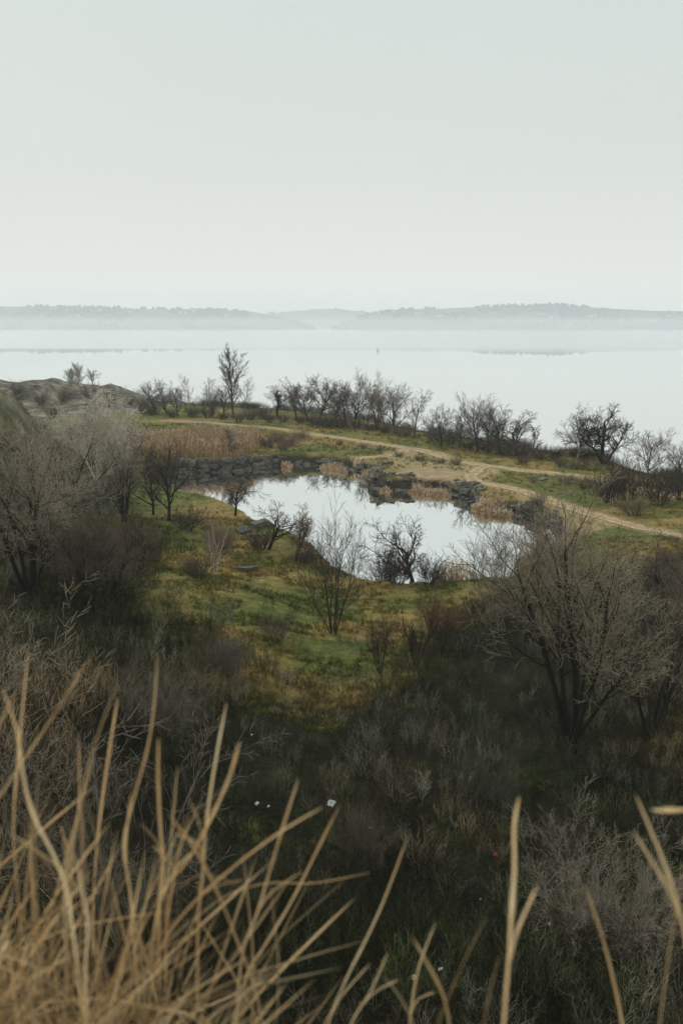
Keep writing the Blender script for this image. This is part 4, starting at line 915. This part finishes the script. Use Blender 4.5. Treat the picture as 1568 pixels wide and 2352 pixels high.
# ------------------------------------------------------------------ channel marker out on the lake
p = at(867, 806, 0); mk = obj('channel_marker', None, loc=p); mk.scale = (.7, .7, .8)
def lathe(prof, sides=14):
    P = np.array([[(r_ * math.cos(a), r_ * math.sin(a), z_) for a in np.arange(sides) * 2 * math.pi / sides] for r_, z_ in prof]).reshape(-1, 3)
    i = np.arange(len(prof) * sides).reshape(len(prof), sides)
    return P, np.stack([i[:-1], np.roll(i, -1, 1)[:-1], np.roll(i, -1, 1)[1:], i[1:]], -1).reshape(-1, 4)
M['marker'] = mat_plain('dark_paint', (.03, .03, .035, 1))
obj('float', mesh_np('float', *lathe([(.01, -.5), (.9, -.4), (1.0, .2), (.8, .6), (.2, .75)]), True), M['marker'], mk)
obj('mast', mesh_np('mast', *lathe([(.16, .7), (.14, 2.6), (.12, 4.0)]), True), M['marker'], mk)
obj('topmark', mesh_np('topmark', *lathe([(.02, 2.6), (.5, 2.7), (.5, 3.3), (.02, 4.2)]), True), M['marker'], mk)
tag(mk, 'small dark channel marker afloat far out on the lake', 'buoy')

# ------------------------------------------------------------------ litter
def scrap_mesh(seed):
    g = np.random.default_rng(seed); n = 5; u = np.linspace(-.5, .5, n); X, Y = np.meshgrid(u, u)
    V = np.stack([X + g.normal(size=X.shape) * .08, Y + g.normal(size=X.shape) * .08, .12 + g.random(X.shape) * .32], -1).reshape(-1, 3)
    F = sheet_faces(n, n); V2 = V + np.array([0, 0, -.03]); k = len(V)
    me = mesh_np('scrap', np.concatenate([V, V2]), np.concatenate([F, F[:, ::-1] + k])); return me
SCR = [scrap_mesh(s) for s in range(4)]
M['litter_w'] = mat_plain('white_plastic', (.78, .80, .80, 1), .5, .12); M['litter_y'] = mat_plain('yellowed_plastic', (.62, .58, .36, 1), .5, .12); M['litter_r'] = mat_plain('red_plastic', (.55, .07, .03, 1), .5, .12)
def scrap(px, py, s, v, label, mat='litter_w', group=None):
    b = ground_at(px, py); me = SCR[v].copy(); o = obj('litter', me, M[mat], loc=(b[0], b[1], b[2] + .25)); o.scale = (s, s, s); o.rotation_euler = (.3, .2, v * 2 + px); return tag(o, label, 'litter', group)
scrap(760, 1863, .30, 0, 'largest white scrap of plastic in the dark thicket'); scrap(849, 1918, .17, 1, 'cream plastic scrap in the thicket right of the largest white one')
scrap(950, 2270, .16, 2, 'yellowish scrap low in the darkest part of the thicket', 'litter_y'); scrap(1137, 1981, .15, 3, 'red scrap of plastic in the dark thicket', 'litter_r'); scrap(1485, 2182, .24, 0, 'dull white scrap below the large pale bush', 'litter_w')
for i, (a, b, s) in enumerate([(590, 1862, .26), (618, 1871, .2), (1012, 2250, .22), (1263, 2148, .24), (1102, 2085, .12), (793, 1460, .22), (646, 1728, .16), (578, 1700, .14), (900, 1330, .3), (983, 1340, .2), (775, 1352, .2), (1020, 1322, .3)]):
    scrap(a, b, s * .6, i % 4, 'small white speck of litter on the ground', 'litter_w', 'white specks of litter')

# ------------------------------------------------------------------ dry grass at the photographer's feet
def blade_mesh(P, w, seed, tip=.35):
    """a dry folded leaf blade along P (n,3): a shallow V with thickness"""
    g = np.random.default_rng(seed); P = np.asarray(P, float); n = len(P)
    T = norm(np.gradient(P, axis=0)); S = norm(np.cross(T, np.array([math.sin(seed) * .5, 1, .25]))); N = np.cross(S, T)
    t = np.linspace(0, 1, n); ww = (w * (.75 + .35 * np.sin(t * 2.6)) * np.clip((1 - t) * 11, tip, 1) * (1 + .12 * g.normal(size=n)))[:, None] * .5
    tw = (g.normal() * .5 + g.normal() * .8 * t)[:, None]; S2 = S * np.cos(tw) + N * np.sin(tw); N2 = N * np.cos(tw) - S * np.sin(tw)
    a = P - S2 * ww + N2 * ww * .35; b = P - N2 * ww * .25; c = P + S2 * ww + N2 * ww * .35; d = P + N2 * ww * .30
    V = np.stack([a, b, c, d], 1).reshape(-1, 3); i = np.arange(n * 4).reshape(n, 4)
    F = np.stack([i[:-1], np.roll(i, -1, 1)[:-1], np.roll(i, -1, 1)[1:], i[1:]], -1).reshape(-1, 4)
    return V, F
def curve(pts, n=14):
    pts = np.array(pts, float); s = np.linspace(0, len(pts) - 1, n); i = np.clip(s.astype(int), 0, len(pts) - 2); f = (s - i)[:, None]
    p0 = pts[np.maximum(i - 1, 0)]; p1 = pts[i]; p2 = pts[i + 1]; p3 = pts[np.minimum(i + 2, len(pts) - 1)]
    return .5 * (2 * p1 + (p2 - p0) * f + (2 * p0 - 5 * p1 + 4 * p2 - p3) * f ** 2 + (3 * p1 - p0 - 3 * p2 + p3) * f ** 3)
def tussock(label, base, blades):
    root = obj('dry_grass_tussock', None, loc=base)
    for i, (Y, w, l) in enumerate(blades):           # each tall blade by its tip, bends and foot
        Q = [at_y(a, b, Y + .02 * j * (1 if i % 2 else -1)) for j, (a, b) in enumerate(l)]
        foot = Q[-1] + (Q[-1] - Q[-2]) * .6; foot[2] = min(foot[2], Q[-1][2] - .12); Q.append(foot)
        Q = [q - np.array(base) for q in Q[::-1]]
        C = curve(Q, 18); parts = [blade_mesh(C, w * .33, i + 3, .25)]
        for q in range(random.choice((0, 0, 1, 1))):                     # dry leaves leaving the stem at a node
            k = random.randrange(3, 10); d = norm(C[k + 1] - C[k]); sd = random.choice((-1, 1)); e1 = C[k] + d * .035 + np.array([sd * .006, 0, 0]); e2 = e1 + d * random.uniform(.02, .06) + np.array([sd * random.uniform(.01, .035), random.uniform(-.02, .02), 0])
            parts.append(blade_mesh(curve([C[k], e1, e2], 8), w * .24, i + 50 + q, .1))
        V, F = join(parts); me = mesh_np('grass_blade', V, F); attr(me, 'tone', np.full(len(V), random.choice((random.uniform(.35, .6), random.uniform(.75, 1.0), random.uniform(.85, 1.0)))))
        obj('blade', me, M['straw'], root)
    return tag(root, label, 'grass')
tl = tussock('dense tussock of tall dry blurred grass close to the lens, lower corner', (-.35, 1.1, 22.9), [
    (1.25, .0085, [(65, 1495), (52, 1620), (40, 1750), (30, 1900), (40, 2050)]), (1.15, .0095, [(218, 1490), (140, 1620), (60, 1740), (0, 1830), (-60, 1930)]),
    (1.05, .0095, [(5, 1580), (40, 1680), (55, 1790), (80, 1880), (128, 1975), (160, 2080)]), (1.0, .009, [(32, 1603), (0, 1660), (-40, 1740), (-80, 1850)]),
    (1.1, .0095, [(272, 1565), (235, 1660), (205, 1760), (180, 1870), (160, 1960), (150, 2060)]), (1.3, .0085, [(270, 1605), (255, 1700), (240, 1800), (225, 1920), (215, 2050)]),
    (1.2, .009, [(362, 1495), (355, 1600), (338, 1720), (300, 1860), (283, 1950), (300, 2060)]), (1.1, .0095, [(364, 1695), (363, 1790), (368, 1900), (375, 1990), (366, 2100)]),
    (1.25, .009, [(520, 1615), (500, 1720), (482, 1830), (470, 1930), (465, 2020), (455, 2120)]), (1.1, .009, [(550, 1705), (525, 1790), (480, 1890), (430, 1980), (370, 2060)]),
    (1.3, .0075, [(408, 1760), (398, 1860), (390, 1960), (380, 2060)]), (1.15, .0085, [(436, 1870), (415, 1950), (400, 2020), (385, 2110)]),
    (1.35, .007, [(180, 1690), (182, 1800), (176, 1900), (165, 2000)]), (1.05, .008, [(385, 1870), (440, 1940), (490, 2030), (540, 2150), (590, 2290)]),
    (1.2, .0085, [(685, 1790), (650, 1900), (620, 2000), (590, 2100), (555, 2200)]), (1.1, .008, [(740, 1855), (640, 1915), (540, 1990), (440, 2080), (370, 2180)]),
    (1.3, .0075, [(780, 1850), (730, 1950), (670, 2070), (610, 2170), (560, 2260)]), (1.0, .010, [(20, 1915), (90, 1960), (150, 2010), (200, 2090)]),
    (1.0, .011, [(170, 1960), (190, 2050), (200, 2140), (195, 2250)]), (1.2, .008, [(560, 2040), (470, 2010), (400, 2050), (330, 2120)]), (1.4, .0055, [(850, 2005), (720, 2030), (610, 2030), (500, 2070), (420, 2160)])])
tussock('few leaning dry grass blades in the bottom middle, close to the lens', (.15, 1.1, 22.9), [
    (1.3, .0065, [(935, 1925), (885, 2060), (840, 2160), (790, 2260), (750, 2370)]), (1.0, .0085, [(945, 2150), (985, 2220), (1022, 2300), (1035, 2400)]), (1.05, .0085, [(1115, 2110), (1075, 2190), (1035, 2280), (1005, 2370)]),
    (1.2, .0065, [(890, 2190), (850, 2280), (800, 2370)]), (1.1, .006, [(880, 2240), (930, 2310), (960, 2400)]), (1.25, .006, [(1000, 2120), (960, 2230), (940, 2350)])])
tussock('thick upright dry grass stem pair near the lens, right of the bottom middle', (.3, 1.0, 22.8), [
    (.95, .0105, [(1192, 1830), (1180, 1900), (1181, 1990), (1174, 2100), (1168, 2200), (1155, 2370)]), (.95, .0085, [(1148, 2190), (1128, 2270), (1108, 2380)])])
tussock('three curving dry grass blades in the lower corner away from the dense tussock', (.5, 1.0, 22.8), [
    (.95, .0095, [(1460, 1828), (1490, 1900), (1515, 1960), (1540, 2030), (1570, 2140), (1590, 2300)]), (.9, .009, [(1495, 1860), (1535, 1864), (1590, 1862), (1660, 1880)]),
    (.95, .0105, [(1568, 2000), (1552, 2100), (1535, 2200), (1512, 2380)]), (1.05, .0085, [(1340, 2030), (1375, 2130), (1405, 2240), (1432, 2380)])])
# the dense matted part of the corner tussock
g = np.random.default_rng(99); Vs = []; tone = []; k = 0
for i in range(1750):
    x0 = -.66 + abs(g.normal()) * .27 if i < 1650 else g.uniform(-.5, .5); y0 = g.uniform(.72, 1.5); z0 = float(height(x0, y0)) - .04
    L = g.uniform(.18, .54) * (1.0 - .6 * smooth(-.35, .1, x0)); az = g.uniform(0, 6.28); a = R(g.uniform(5, 62)); d = np.array([math.sin(a) * math.cos(az), math.sin(a) * math.sin(az) * .5, math.cos(a)])
    b = np.array([x0, y0, z0]); q1 = b + d * L * .5; d2 = norm(d + g.normal(size=3) * .35 + np.array([0, 0, -.15])); q2 = q1 + d2 * L * .5
    V, F = blade_mesh(curve([b, q1, q2], 7), g.uniform(.0012, .0036), i, .12); Vs.append((V - np.array([-.35, 1.1, 22.9]), F)); tone.append(np.full(len(V), g.random() ** .85))
V, F = join(Vs); me = mesh_np('grass_mat', V, F); attr(me, 'tone', np.concatenate(tone)); obj('matted_blades', me, M['straw'], tl, kind='stuff')

# ------------------------------------------------------------------ the hazy air over the whole place
M['haze'] = bpy.data.materials.new('haze_air'); M['haze'].use_nodes = True; ht = M['haze'].node_tree; ht.nodes.clear()
ho = ht.nodes.new('ShaderNodeOutputMaterial'); hv = ht.nodes.new('ShaderNodeVolumePrincipled'); ht.links.new(hv.outputs[0], ho.inputs['Volume'])
hv.inputs['Color'].default_value = (.91, .965, 1, 1); hv.inputs['Density'].default_value = .00021; hv.inputs['Anisotropy'].default_value = 0.1
hz = obj('haze', mesh_np('haze', *box_mesh('', -6500, 6500, -60, 8200, -4, 190)), M['haze'], kind='stuff', label='pale misty air over the lake and land', category='haze')

mm = bpy.data.materials.new('mist_air'); mm.use_nodes = True; mt_ = mm.node_tree; mt_.nodes.clear()
mo = mt_.nodes.new('ShaderNodeOutputMaterial'); mv = mt_.nodes.new('ShaderNodeVolumePrincipled'); mt_.links.new(mv.outputs[0], mo.inputs['Volume'])
mv.inputs['Color'].default_value = (.97, .99, 1, 1); mv.inputs['Density'].default_value = .00015
obj('mist', mesh_np('mist', *box_mesh('', -6000, 6000, 1700, 4930, .4, 46)), mm, kind='stuff', label='low bank of white mist lying on the far water', category='mist')
